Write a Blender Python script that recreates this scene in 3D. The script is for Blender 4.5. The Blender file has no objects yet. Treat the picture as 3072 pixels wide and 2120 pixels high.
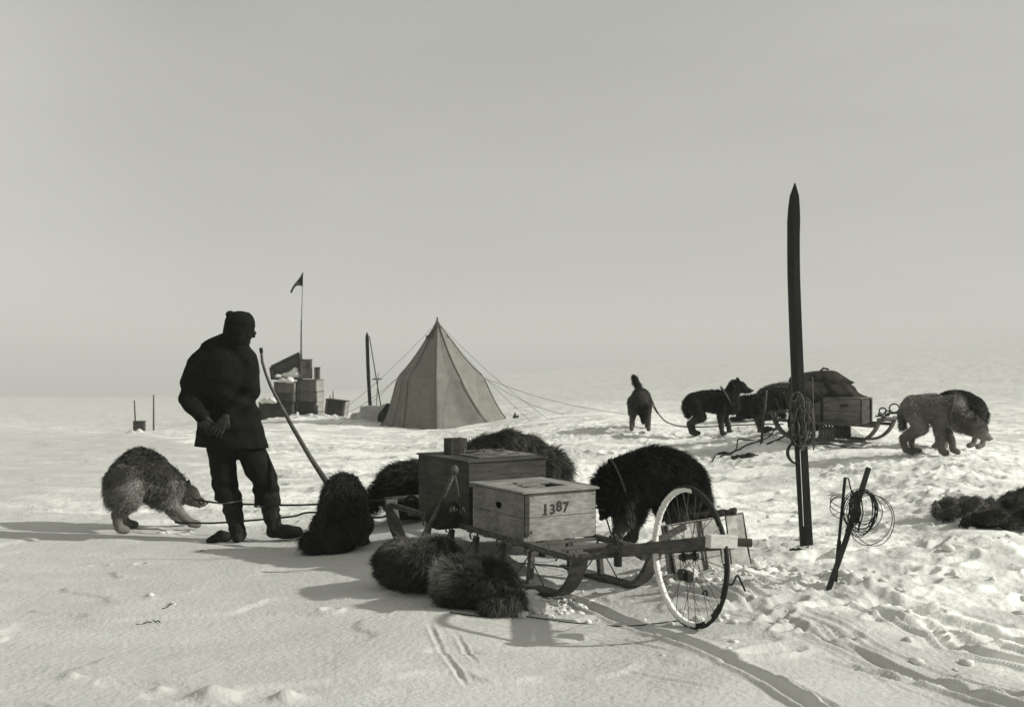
import bpy, bmesh, math, random
import numpy as np
from mathutils import Vector, Matrix
random.seed(7)
rng = np.random.default_rng(7)
C = bpy.context.scene.collection
F, CX, CY, H = 3453.0, 1536.0, 1060.0, 1.35      # focal length and centre in photo pixels, eye height

def P(px, py, d):
    return Vector(((px-CX)/F*d, d, H-(py-CY)/F*d))
def nrm(v):
    v = Vector(v); return v.normalized()
def sst(a, b, x):
    t = np.clip((np.asarray(x, float)-a)/(b-a), 0, 1); return t*t*(3-2*t)

# ------------------------------------------------------------------ noise
TAB = [np.random.default_rng(s).random((256, 256)) for s in range(6)]
def vn(x, y, s=0):
    t = TAB[s % 6]; x = np.asarray(x, float)+17.3*s; y = np.asarray(y, float)+9.1*s
    xi = np.floor(x).astype(int); yi = np.floor(y).astype(int); fx = x-xi; fy = y-yi
    fx = fx*fx*fx*(fx*(fx*6-15)+10); fy = fy*fy*fy*(fy*(fy*6-15)+10)
    a = t[xi & 255, yi & 255]; b = t[(xi+1) & 255, yi & 255]; c = t[xi & 255, (yi+1) & 255]; e = t[(xi+1) & 255, (yi+1) & 255]
    return (a*(1-fx)+b*fx)*(1-fy)+(c*(1-fx)+e*fx)*fy*1.0-0.5
def fbm(x, y, s=0, o=4):
    r = 0; a = 1; f = 1
    for k in range(o):
        r = r+a*vn(np.asarray(x)*f, np.asarray(y)*f, s+k); a *= .5; f *= 2.03
    return r
def n3(p, sc, s=0):
    p = np.asarray(p)*sc
    return (vn(p[:, 0]+p[:, 2]*.7, p[:, 1]-p[:, 2]*.35, s)+vn(p[:, 2]+p[:, 1]*.6, p[:, 0]*.8+3.3, s+1)+vn(p[:, 1]+1.7, p[:, 2]*1.1-p[:, 0]*.4, s+2))

# ------------------------------------------------------------------ ground height
CTRL = [(2050,1883,5.5),(1250,1800,6.1),(1450,1835,5.9),(1650,1795,6.34),(1203,1623,7.97),(1891,1757,6.62),
 (1020,1640,8.0),(700,1625,8.5),(850,1622,8.5),(400,1590,9.1),(1985,1640,7.45),(2420,1642,7.4),(2475,1765,6.2),(2150,1710,6.75),
 (2950,1575,7.8),(2810,1360,11.55),(2150,1306,14.7),(1922,1286,15.3),(2345,1292,14.0),(2260,1256,16.5),(2550,1322,13.0),
 (1320,1277,24),(880,1262,26),(1040,1254,26),(405,1302,27.5),(461,1290,27.5),(1530,1248,24.5),(1500,2102,4.48),(300,2102,4.48),(2800,2100,4.55),
 (150,1640,8.2),(600,1430,13),(1560,1470,9.5),(200,1400,14)]
def far_e(ang):
    px = CX+F*ang
    py = np.interp(px, [-1500, 0, 600, 1100, 1500, 2000, 2500, 3072, 4500], [1180, 1188, 1186, 1166, 1120, 1088, 1050, 1018, 1000])
    return -(py-CY)/F
def e_prior(ang, ld):
    return far_e(ang)*sst(math.log(19), math.log(70), ld)
cA = np.array([(c[0]-CX)/F for c in CTRL]); cL = np.log([c[2] for c in CTRL])
cE = np.array([(H-(c[1]-CY)/F*c[2])/c[2] for c in CTRL])
def kern(a, l, a2, l2):
    return np.exp(-((a-a2)/.11)**2-((l-l2)/.28)**2)
K = kern(cA[:, None], cL[:, None], cA[None], cL[None])+np.eye(len(CTRL))*.02
W = np.linalg.solve(K, cE-e_prior(cA, cL))
def hbase(x, y):
    x = np.asarray(x, float); y = np.asarray(y, float)
    d = np.sqrt(x*x+y*y)+1e-6
    yy = np.maximum(y, .15*d); ang = np.clip(x/yy, -1.2, 1.2); ld = np.log(np.maximum(yy, 1.0))
    e = e_prior(ang, ld)
    for a, l, w in zip(cA, cL, W):
        e = e+w*kern(ang, ld, a, l)
    return e*np.maximum(yy, 1.0)
TRK = []   # (x0,y0,x1,y1,width,depth)
def trk(p0, p1, w, dep):
    def g(p):
        d = H*F/(p[1]-CY); return ((p[0]-CX)/F*d, d)
    a = g(p0); b = g(p1); TRK.append((*a, *b, w, dep))
trk((1640,1760),(2560,2190),.026,.034); trk((1690,1780),(2640,2190),.012,.008)
trk((2010,1790),(3150,2160),.030,.030); trk((2060,1790),(3200,2130),.012,.010)
trk((2250,1740),(3300,1990),.05,.030); trk((2120,1850),(3072,2190),.010,.006)
for k_ in range(9): trk((2090+34*k_+(k_%3)*9, 1815-7*k_), (3072+90*k_-(k_%2)*60, 2150-14*k_+(k_%4)*13), .012+.004*(k_ % 3), .007+.004*((k_*5) % 3))
trk((2350,1790),(3300,2060),.03,.028); trk((1290,1905),(1390,2050),.011,.008); trk((1375,1935),(1430,1995),.010,.007)
trk((1830,1915),(1990,1975),.010,.008); trk((1760,1925),(1860,1955),.012,.010)
trk((2500,2000),(3300,2130),.02,.02); trk((1900,2030),(2120,2080),.012,.008)
foot = []
r0 = random.Random(3)
for k in range(150):
    d = r0.uniform(4.9, 10.5); a = r0.uniform(.20, .62)
    foot.append((a*d, d, r0.uniform(-.5, .9), r0.uniform(.09, .15), r0.uniform(.04, .065), r0.uniform(.015, .04)))
for k in range(60):
    d = r0.uniform(8.6, 14); a = r0.uniform(-.3, .5)
    foot.append((a*d, d, r0.uniform(0, 3), r0.uniform(.09, .15), r0.uniform(.05, .08), r0.uniform(.02, .04)))
for k in range(5):
    d = r0.uniform(5.5, 7.6); a = r0.uniform(-.42, .1)
    foot.append((a*d, d, r0.uniform(0, 3), r0.uniform(.04, .08), r0.uniform(.03, .05), r0.uniform(.008, .02)))
PILE = [(215,2050,4.75,.06,.035),(640,2105,4.5,.10,.04),(860,2100,4.5,.08,.03),(480,2090,4.6,.05,.02),(455,1800,6.3,.06,.015),(405,1345,25.0,.30,.17),(1130,1262,25.0,.5,.12),(900,1270,25.4,1.6,.10),(2250,1800,6.2,.30,.05),(2150,1740,6.5,.35,.05),
        (1560,1830,6.15,.20,.035),(2560,1790,6.3,.35,.05),(2430,1660,7.2,.4,.04),(2600,1900,5.6,.35,.03),(3000,1640,7.2,.5,.05)]
MASK = None
def hd(x, y):
    x = np.asarray(x, float); y = np.asarray(y, float)
    d = np.maximum(y, .5)
    h = np.zeros_like(x)
    # trampled snow to the right and behind, smooth crust to the left foreground
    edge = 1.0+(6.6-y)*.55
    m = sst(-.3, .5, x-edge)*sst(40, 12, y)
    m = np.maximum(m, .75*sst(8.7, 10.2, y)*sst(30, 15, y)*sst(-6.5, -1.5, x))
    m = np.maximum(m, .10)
    n1 = fbm(x*2.6+fbm(x*1.3, y*1.3, 3, 2), y*3.6, 1, 4)
    n2 = fbm(x*8, y*10, 2, 3)
    n3_ = np.abs(fbm(x*5.2+1.5*n1, y*8.5, 4, 3)); n4 = fbm(x*17, y*24, 0, 2)
    wob = sst(.0, .35, fbm(x*.7, y*1.1, 5, 2)+.18)
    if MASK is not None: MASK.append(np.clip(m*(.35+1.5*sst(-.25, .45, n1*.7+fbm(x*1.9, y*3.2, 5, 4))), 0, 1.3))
    near_ = sst(10, 7.5, y); big = 1-.5*near_; m = m*(1-.55*sst(6.6, 5.4, y))
    h = h+m*1.0*(big*(.030*n1-.022*np.abs(n1))+(.017*n2-.030*n3_*big+.008*n4)*(.45+.9*wob))
    cr = fbm(x*1.1+4, y*1.9, 4, 3)
    h = h+.016*sst(.02, .10, cr)*(1-m)*.9+.008*fbm(x*4, y*6, 5, 3)
    h = h+.03*fbm(x*.45, y*.8, 2, 3)*sst(5, 9, y)
    far = sst(12, 30, y)
    h = h+far*(.10*fbm(x*.22, y*.45, 0, 4)+.05*np.abs(fbm(x*.8, y*1.2, 3, 3)))*np.minimum(1, y/30)
    h = h+sst(60, 300, y)*.9*fbm(x*.02, y*.035, 1, 4)*np.minimum(y/300, 3)
    for (x0, y0, x1, y1, w, dep) in TRK:
        L = math.hypot(x1-x0, y1-y0); ux, uy = (x1-x0)/L, (y1-y0)/L
        near = (y < max(y0, y1)+.3)
        t = (x-x0)*ux+(y-y0)*uy; s = -(x-x0)*uy+(y-y0)*ux+.012*np.sin(t*5+x0)+.01*vn(t*3, t*0+x0, 3)
        g = sst(-.15, .15, t)*sst(L+.1, L-.1, t)*near*(.75+.8*vn(t*2.2+x0, t*0+y0, 2))
        h = h+g*dep*(-np.exp(-(s/w)**2)+.75*np.exp(-((s-1.9*w)/(.7*w))**2)+.6*np.exp(-((s+1.9*w)/(.7*w))**2))
    for (fx, fy, fa, fl, fw, fd) in foot:
        sel = (np.abs(x-fx) < .4) & (np.abs(y-fy) < .4)
        if not sel.any(): continue
        dx = x[sel]-fx; dy = y[sel]-fy; u = (dx*math.cos(fa)+dy*math.sin(fa))/fl; v = (-dx*math.sin(fa)+dy*math.cos(fa))/fw
        r = np.sqrt(u*u+v*v); h[sel] += fd*(-np.exp(-(r)**4)+.35*np.exp(-((r-1.35)/.3)**2))
    for (px, py, dd, rr, hh) in PILE:
        q = P(px, py, dd); r2 = ((x-q.x)/rr)**2+((y-q.y)/(rr*.8))**2
        h = h+hh*np.exp(-r2*2)*(1+.8*fbm(x*5, y*6, 3, 3))
    return h
def gz(x, y):
    a = np.array([float(x)]); b = np.array([float(y)])
    return float((hbase(a, b)+hd(a, b))[0])
def GP(px, d, dz=0.0):
    x = (px-CX)/F*d; return Vector((x, d, gz(x, d)+dz))

# ------------------------------------------------------------------ materials
def tint(v):
    w = max(0, 1-v/.35)
    return (v*(1+.03*w), v*(1-.01*w), v*(.935-.13*w), 1)
def mat(name, v, v2=None, scale=20, rough=.8, stretch=(1, 1, 1), bump=0, bscale=60, metal=0, spec=.2, coord='Object', attr=None):
    m = bpy.data.materials.new(name); m.use_nodes = True; nt = m.node_tree; b = nt.nodes['Principled BSDF']
    b.inputs['Roughness'].default_value = rough; b.inputs['Metallic'].default_value = metal
    b.inputs['Specular IOR Level'].default_value = spec
    b.inputs['Base Color'].default_value = tint(v)
    tc = nt.nodes.new('ShaderNodeTexCoord'); mp = nt.nodes.new('ShaderNodeMapping'); mp.inputs['Scale'].default_value = stretch
    nt.links.new(tc.outputs[coord], mp.inputs[0])
    if v2 is not None:
        n = nt.nodes.new('ShaderNodeTexNoise'); n.inputs['Scale'].default_value = scale; n.inputs['Detail'].default_value = 6; n.inputs['Roughness'].default_value = .65
        r = nt.nodes.new('ShaderNodeValToRGB'); r.color_ramp.elements[0].position = .33; r.color_ramp.elements[1].position = .68
        r.color_ramp.elements[0].color = tint(v); r.color_ramp.elements[1].color = tint(v2)
        nt.links.new(mp.outputs[0], n.inputs['Vector']); nt.links.new(n.outputs[0], r.inputs[0]); nt.links.new(r.outputs[0], b.inputs['Base Color'])
    if 'wood' in name and v2 is not None:
        nd = nt.nodes.new('ShaderNodeTexNoise'); nd.inputs['Scale'].default_value = 3.2; nd.inputs['Detail'].default_value = 8; nd.inputs['Roughness'].default_value = .7; rd = nt.nodes.new('ShaderNodeMapRange'); rd.inputs['From Min'].default_value = .35; rd.inputs['From Max'].default_value = .6; rd.inputs['To Min'].default_value = .62; rd.inputs['To Max'].default_value = 1.1
        mx = nt.nodes.new('ShaderNodeMix'); mx.data_type = 'RGBA'; mx.blend_type = 'MULTIPLY'; mx.inputs['Factor'].default_value = 1
        nt.links.new(tc.outputs[coord], nd.inputs['Vector']); nt.links.new(nd.outputs[0], rd.inputs['Value']); nt.links.new(r.outputs[0], mx.inputs['A']); nt.links.new(rd.outputs[0], mx.inputs['B']); nt.links.new(mx.outputs['Result'], b.inputs['Base Color'])
    if attr:
        a = nt.nodes.new('ShaderNodeAttribute'); a.attribute_name = attr; nt.links.new(a.outputs['Color'], b.inputs['Base Color'])
    if bump:
        n2 = nt.nodes.new('ShaderNodeTexNoise'); n2.inputs['Scale'].default_value = bscale; n2.inputs['Detail'].default_value = 5
        bu = nt.nodes.new('ShaderNodeBump'); bu.inputs['Strength'].default_value = bump; bu.inputs['Distance'].default_value = .01
        nt.links.new(mp.outputs[0], n2.inputs['Vector']); nt.links.new(n2.outputs[0], bu.inputs['Height']); nt.links.new(bu.outputs[0], b.inputs['Normal'])
    return m
M = {}
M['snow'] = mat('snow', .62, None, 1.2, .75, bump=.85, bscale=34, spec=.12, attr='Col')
M['plain'] = mat('snow_plain', .62)
M['snowlump'] = mat('snow_lump', .58, .70, 9, .75, bump=.4, bscale=40)
M['frost'] = mat('frost', .62, .80, 60, .7, bump=.6, bscale=120)
M['darkwood'] = mat('dark_wood', .035, .085, 6, .65, (1, 1, 9), .3, 40)
M['ski'] = mat('tarred_ski_wood', .008, .02, 5, .55, (6, 6, .7), .15, 30, spec=.25)
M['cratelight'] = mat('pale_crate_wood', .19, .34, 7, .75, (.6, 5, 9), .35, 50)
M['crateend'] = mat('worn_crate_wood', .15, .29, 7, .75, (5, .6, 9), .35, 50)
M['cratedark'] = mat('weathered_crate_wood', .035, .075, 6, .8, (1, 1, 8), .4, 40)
M['cratemid'] = mat('brown_crate_wood', .07, .18, 5, .8, (1, 1, 6), .4, 30)
M['sledwood'] = mat('sledge_ash_wood', .045, .12, 8, .6, (2, 2, 6), .3, 60)
M['rope'] = mat('hemp_rope', .06, .11, 120, .9, bump=.6, bscale=300)
M['roped'] = mat('dark_rope', .015, .035, 120, .85, bump=.5, bscale=300)
M['jacket'] = mat('jacket_wool', .007, .014, 30, .95, bump=.4, bscale=220, spec=.05)
M['trouser'] = mat('trouser_wool', .008, .016, 30, .95, bump=.4, bscale=220, spec=.05)
M['boot'] = mat('boot_hide', .010, .026, 14, .8, bump=.4, bscale=90, spec=.1)
M['skin'] = mat('skin', .018, .03, 30, .6, bump=.1, bscale=150)
M['band'] = mat('pale_binding', .10, .16, 60, .9)
M['canvas'] = mat('tent_canvas', .15, .205, 5, .95, bump=.35, bscale=40, spec=.05)
M['seam'] = mat('tent_seam', .07, .10, 20, .95)
M['darkcloth'] = mat('dark_cloth', .018, .05, 9, .9, bump=.5, bscale=40, spec=.05)
M['tin'] = mat('dull_sheet_metal', .14, .32, 9, .5, bump=.25, bscale=30, metal=.35, spec=.4)
M['iron'] = mat('dark_iron', .02, .05, 40, .45, bump=.3, bscale=100, metal=.6, spec=.5)
M['rubber'] = mat('black_rubber', .012, .025, 50, .7, bump=.5, bscale=160)
M['steel'] = mat('spoke_steel', .05, .08, 60, .4, metal=.5)
M['ink'] = mat('stencil_ink', .02, .07, 60, .8)
M['fur'] = mat('fur', .1, rough=.65, attr='Col', spec=.25)
M['furskin'] = mat('hide_under_fur', .1, rough=.9, attr='Col', spec=.05)
M['eye'] = mat('dark_eye', .01, rough=.15, spec=.6)
M['litbox'] = mat('painted_white_wood', .5, .65, 30, .6, (1, 1, 5), .3, 60)
M['harness'] = mat('harness_webbing', .025, .09, 25, .7, bump=.5, bscale=120, spec=.3)
M['hole'] = mat('dark_hole', .004, rough=1, spec=0)
M['crust'] = mat('crusted_snow', .5, .7, 9, .75, bump=1, bscale=14)
M['icy'] = mat('ice_block', .34, .46, 6, .5, bump=.4, bscale=20)

# ------------------------------------------------------------------ builders
class MB:
    def __init__(s): s.v = []; s.f = []
    def add(s, vs, fs):
        o = len(s.v); s.v += [tuple(v) for v in vs]; s.f += [tuple(i+o for i in f) for f in fs]; return s
    def box(s, c, size, ax=None):
        if ax is None: ax = (Vector((1, 0, 0)), Vector((0, 1, 0)), Vector((0, 0, 1)))
        c = Vector(c); hx, hy, hz = [k/2 for k in size]; vs = []
        for a in (-1, 1):
            for b in (-1, 1):
                for e in (-1, 1): vs.append(c+ax[0]*hx*a+ax[1]*hy*b+ax[2]*hz*e)
        return s.add(vs, [(0, 1, 3, 2), (4, 6, 7, 5), (0, 4, 5, 1), (2, 3, 7, 6), (0, 2, 6, 4), (1, 5, 7, 3)])
    def tube(s, pts, r, n=8, cap=True, flat=None):
        pts = [Vector(p) for p in pts]; rs = r if isinstance(r, (list, tuple)) else [r]*len(pts)
        o = len(s.v); up = None
        for i, p in enumerate(pts):
            t = (pts[min(i+1, len(pts)-1)]-pts[max(i-1, 0)]).normalized()
            if up is None:
                up = Vector((0, 0, 1)) if abs(t.z) < .9 else Vector((1, 0, 0))
                if flat is not None: up = Vector(flat[1])
            a = t.cross(up).normalized(); b = a.cross(t).normalized(); up = b
            for k in range(n):
                w = 2*math.pi*k/n; f = 1 if flat is None else flat[0]
                s.v.append(tuple(p+a*math.cos(w)*rs[i]+b*math.sin(w)*rs[i]*f))
        for i in range(len(pts)-1):
            for k in range(n):
                a0 = o+i*n+k; a1 = o+i*n+(k+1) % n; s.f.append((a0, a1, a1+n, a0+n))
        if cap: s.f.append(tuple(o+k for k in range(n))[::-1]); s.f.append(tuple(o+(len(pts)-1)*n+k for k in range(n)))
        return s
    def bar(s, a, b, w, h, up=(0, 0, 1)):
        a = Vector(a); b = Vector(b); t = (b-a).normalized(); up = Vector(up); side = t.cross(up).normalized(); u2 = side.cross(t).normalized()
        return s.box((a+b)/2, ((b-a).length, w, h), (t, side, u2))
    def sphere(s, c, r, n=10):
        c = Vector(c); rr = (r, r, r) if not isinstance(r, (tuple, list)) else r; vs = []; fs = []
        for i in range(n+1):
            th = math.pi*i/n
            for k in range(n*2):
                ph = math.pi*k/n; vs.append((c.x+rr[0]*math.sin(th)*math.cos(ph), c.y+rr[1]*math.sin(th)*math.sin(ph), c.z+rr[2]*math.cos(th)))
        for i in range(n):
            for k in range(n*2):
                a = i*2*n+k; b = i*2*n+(k+1) % (2*n); fs.append((a, b, b+2*n, a+2*n))
        return s.add(vs, fs)
    def build(s, name, m, parent=None, bevel=0, smooth=False, jit=0):
        off = world_of(parent)
        vs = s.v
        if jit: vs = [(v[0]+random.uniform(-jit, jit), v[1]+random.uniform(-jit, jit), v[2]+random.uniform(-jit, jit)) for v in vs]
        loc = Vector((0, 0, 0))
        if parent is None:
            a = np.array(vs); loc = Vector((float(a[:, 0].mean()), float(a[:, 1].mean()), float(a[:, 2].min())))
            off = loc
        me = bpy.data.meshes.new(name); me.from_pydata([(v[0]-off.x, v[1]-off.y, v[2]-off.z) for v in vs], [], s.f)
        return link(name, me, m, parent, loc, bevel, smooth)
def world_of(p):
    o = Vector((0, 0, 0))
    while p is not None: o += p.location; p = p.parent
    return o
def link(name, me, m, parent=None, loc=(0, 0, 0), bevel=0, smooth=False):
    bm = bmesh.new(); bm.from_mesh(me); bmesh.ops.remove_doubles(bm, verts=bm.verts, dist=1e-6) if smooth else None
    bmesh.ops.recalc_face_normals(bm, faces=bm.faces) if len(bm.faces) < 200000 else None
    bm.to_mesh(me); bm.free()
    me.materials.append(m); o = bpy.data.objects.new(name, me); C.objects.link(o); o.location = loc; o.parent = parent
    if smooth:
        for p in me.polygons: p.use_smooth = True
    if bevel:
        b = o.modifiers.new('Bevel', 'BEVEL'); b.width = bevel; b.segments = 2; b.limit_method = 'ANGLE'
    return o
def npmesh(name, v, f, m, parent=None, loc=(0, 0, 0), smooth=False, col=None):
    me = bpy.data.meshes.new(name); v = np.asarray(v, np.float32); f = np.asarray(f, np.int32)
    me.vertices.add(len(v)); me.vertices.foreach_set('co', v.ravel())
    k = f.shape[1]; me.loops.add(f.size); me.loops.foreach_set('vertex_index', f.ravel())
    me.polygons.add(len(f)); me.polygons.foreach_set('loop_start', np.arange(len(f), dtype=np.int32)*k)
    me.update(calc_edges=True)
    if col is not None:
        a = me.attributes.new('Col', 'FLOAT_COLOR', 'POINT'); a.data.foreach_set('color', np.asarray(col, np.float32).ravel())
    if smooth: me.polygons.foreach_set('use_smooth', np.ones(len(f), bool))
    me.materials.append(m); me.validate(); o = bpy.data.objects.new(name, me); C.objects.link(o); o.location = loc; o.parent = parent
    return o
def tag(o, label=None, cat=None, group=None, kind=None):
    if label: o['label'] = label
    if cat: o['category'] = cat
    if group: o['group'] = group
    if kind: o['kind'] = kind
    return o
def thing(name, loc, label, cat, group=None, rz=0):
    o = bpy.data.objects.new(name, None); o.empty_display_size = .1; C.objects.link(o); o.location = loc; o.rotation_euler = (0, 0, rz)
    return tag(o, label, cat, group)

# one continuous skin round rounded cones and ellipsoids
def blob(prims, voxel=.012, smooth=6, wr=None, cut=None):
    """prims: (p1,r1,p2,r2) cones or ('e',c,(rx,ry,rz),rotmatrix|None)"""
    bm = bmesh.new()
    for p in prims:
        if p[0] == 'e':
            r = bmesh.ops.create_icosphere(bm, subdivisions=3, radius=1.0); rot = p[3] if len(p) > 3 and p[3] else Matrix.Identity(3)
            for v in r['verts']: v.co = rot @ Vector((v.co.x*p[2][0], v.co.y*p[2][1], v.co.z*p[2][2]))+Vector(p[1])
        elif p[0] == 'b':
            r = bmesh.ops.create_cube(bm, size=2.0); rot = p[3] if len(p) > 3 and p[3] else Matrix.Identity(3)
            for v in r['verts']: v.co = rot @ Vector((v.co.x*p[2][0], v.co.y*p[2][1], v.co.z*p[2][2]))+Vector(p[1])
        else:
            b2 = bmesh.new()
            for c, rr in ((p[0], p[1]), (p[2], p[3])):
                q = bmesh.ops.create_icosphere(b2, subdivisions=2, radius=rr)
                for v in q['verts']: v.co += Vector(c)
            h = bmesh.ops.convex_hull(b2, input=b2.verts)
            junk = [g for g in h['geom_interior'] if isinstance(g, bmesh.types.BMVert)]+[g for g in h['geom_unused'] if isinstance(g, bmesh.types.BMVert)]
            bmesh.ops.delete(b2, geom=list(set(junk)), context='VERTS')
            t = bpy.data.meshes.new('t'); b2.to_mesh(t); b2.free(); bm.from_mesh(t); bpy.data.meshes.remove(t)
    me = bpy.data.meshes.new('tmp'); bm.to_mesh(me); bm.free(); o = bpy.data.objects.new('tmp', me); C.objects.link(o)
    r = o.modifiers.new('r', 'REMESH'); r.mode = 'VOXEL'; r.voxel_size = voxel
    if smooth: s = o.modifiers.new('s', 'SMOOTH'); s.factor = .5; s.iterations = smooth
    dg = bpy.context.evaluated_depsgraph_get(); ev = bpy.data.meshes.new_from_object(o.evaluated_get(dg))
    bpy.data.objects.remove(o); bpy.data.meshes.remove(me)
    n = len(ev.vertices); co = np.empty(n*3, np.float32); ev.vertices.foreach_get('co', co); co = co.reshape(-1, 3).astype(float)
    no = np.empty(n*3, np.float32); ev.vertices.foreach_get('normal', no); no = no.reshape(-1, 3).astype(float)
    if wr is not None:
        co = co+no*wr(co)[:, None]; ev.vertices.foreach_set('co', co.astype(np.float32).ravel())
    if cut is not None:
        bm = bmesh.new(); bm.from_mesh(ev)
        for (pc, pn) in cut:
            res = bmesh.ops.bisect_plane(bm, geom=bm.verts[:]+bm.edges[:]+bm.faces[:], plane_co=pc, plane_no=pn, clear_outer=True)
            ed = [g for g in res['geom_cut'] if isinstance(g, bmesh.types.BMEdge)]
            try: bmesh.ops.holes_fill(bm, edges=ed)
            except Exception: pass
        bm.to_mesh(ev); bm.free()
    for p in ev.polygons: p.use_smooth = True
    return ev
def arr(me):
    n = len(me.vertices); co = np.empty(n*3, np.float32); me.vertices.foreach_get('co', co); return co.reshape(-1, 3).astype(float)
def put(name, me, m, parent, loc=(0, 0, 0)):
    me.name = name; me.materials.clear(); me.materials.append(m); o = bpy.data.objects.new(name, me); C.objects.link(o); o.parent = parent; o.location = loc
    return o

def segd(p, a, ra, b, rb):
    a = np.array(a, float); b = np.array(b, float); ab = b-a; L = (ab@ab)+1e-9
    t = np.clip(((p-a)@ab)/L, 0, 1); q = a+t[:, None]*ab
    return np.linalg.norm(p-q, axis=1)-(ra+(rb-ra)*t)
def fields(p, prims):
    """blend fur length and colour from the nearest body parts"""
    D = np.stack([segd(p, q[0], q[1], q[2], q[3]) for q in prims], 1); w = np.exp(-(D-D.min(1, keepdims=True))/.018); w /= w.sum(1, keepdims=True)
    L = w@np.array([q[4] for q in prims]); c = w@np.array([q[5] for q in prims]); return L, c
def furry(root, prims, n, flow, seed, colfn=None, wid=.0035, tipmul=1.6, voxel=.013, lift=.55, clump=.42, lenmul=1.0):
    me = blob([q[:4] for q in prims], voxel, 5)
    co = arr(me); L, c = fields(co, prims)
    if colfn is not None: c = colfn(co, c)
    a = me.attributes.new('Col', 'FLOAT_COLOR', 'POINT')
    tv = np.array([tint(1.0)[:3]]); 
    def colr(c): c = np.clip(c, .004, .9)[:, None]; w = np.clip(1-c/.35, 0, 1); return np.hstack([c*(1+.03*w), c*(1-.02*w), c*(.945-.15*w), np.ones_like(c)])
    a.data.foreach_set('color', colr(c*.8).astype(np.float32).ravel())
    body = put('body', me, M['furskin'], root)
    me.calc_loop_triangles(); nt = len(me.loop_triangles); ti = np.empty(nt*3, np.int32); me.loop_triangles.foreach_get('vertices', ti); ti = ti.reshape(-1, 3)
    A, B, D = co[ti[:, 0]], co[ti[:, 1]], co[ti[:, 2]]; cr = np.cross(B-A, D-A); ar = np.linalg.norm(cr, axis=1); R = np.random.default_rng(seed)
    idx = R.choice(nt, n, p=ar/ar.sum()); u = R.random(n); v = R.random(n); s = u+v > 1; u[s] = 1-u[s]; v[s] = 1-v[s]
    p = A[idx]+(B-A)[idx]*u[:, None]+(D-A)[idx]*v[:, None]; nn = cr[idx]/(ar[idx][:, None]+1e-12)
    L, c = fields(p, prims)
    if colfn is not None: c = colfn(p, c)
    fl = flow(p) if callable(flow) else np.tile(np.array(flow, float), (n, 1))
    t = fl-nn*(fl*nn).sum(1, keepdims=True); t /= np.linalg.norm(t, axis=1, keepdims=True)+1e-6
    cl = np.stack([n3(p, 14, 0)+n3(p, 34, 1), n3(p+3.1, 14, 2)+n3(p+3.1, 34, 2), n3(p+7.7, 14, 1)+n3(p+7.7, 34, 0)], 1)
    d1 = nn*(lift+.35)+t*.55+cl*clump+R.normal(0, .12, (n, 3)); d1 /= np.linalg.norm(d1, axis=1, keepdims=True)
    d2 = nn*lift*.35+t+cl*clump*1.2+R.normal(0, .18, (n, 3))+np.array([0, 0, -.2]); d2 /= np.linalg.norm(d2, axis=1, keepdims=True)
    Ln = L*lenmul*R.uniform(.6, 1.25, n)*(1+.45*n3(p, 11, 3))*np.where(R.random(n) < .10, 1.5, 1.0); w = wid*R.uniform(.6, 1.3, n)
    sd = np.cross(d1, R.normal(0, 1, (n, 3))); sd /= np.linalg.norm(sd, axis=1, keepdims=True)+1e-9
    r0_ = p-nn*.004; m_ = r0_+d1*(Ln*.5)[:, None]; e_ = m_+d2*(Ln*.55)[:, None]
    V = np.empty((n, 5, 3)); V[:, 0] = r0_-sd*(w/2)[:, None]; V[:, 1] = r0_+sd*(w/2)[:, None]; V[:, 2] = m_+sd*(w*.42)[:, None]; V[:, 3] = m_-sd*(w*.42)[:, None]; V[:, 4] = e_
    base = np.arange(n)[:, None]*5
    Fq = np.concatenate([base+np.array([[0, 1, 2]]), base+np.array([[0, 2, 3]]), base+np.array([[3, 2, 4]])])
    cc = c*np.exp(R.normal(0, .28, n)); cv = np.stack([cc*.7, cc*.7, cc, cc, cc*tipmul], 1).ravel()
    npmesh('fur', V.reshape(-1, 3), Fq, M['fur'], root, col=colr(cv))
    return body
def tr(prims, off=(0, 0, 0), s=1.0):
    o = Vector(off); return [(tuple(Vector(q[0])*s+o), q[1]*s, tuple(Vector(q[2])*s+o), q[3]*s, *q[4:]) for q in prims]

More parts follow.
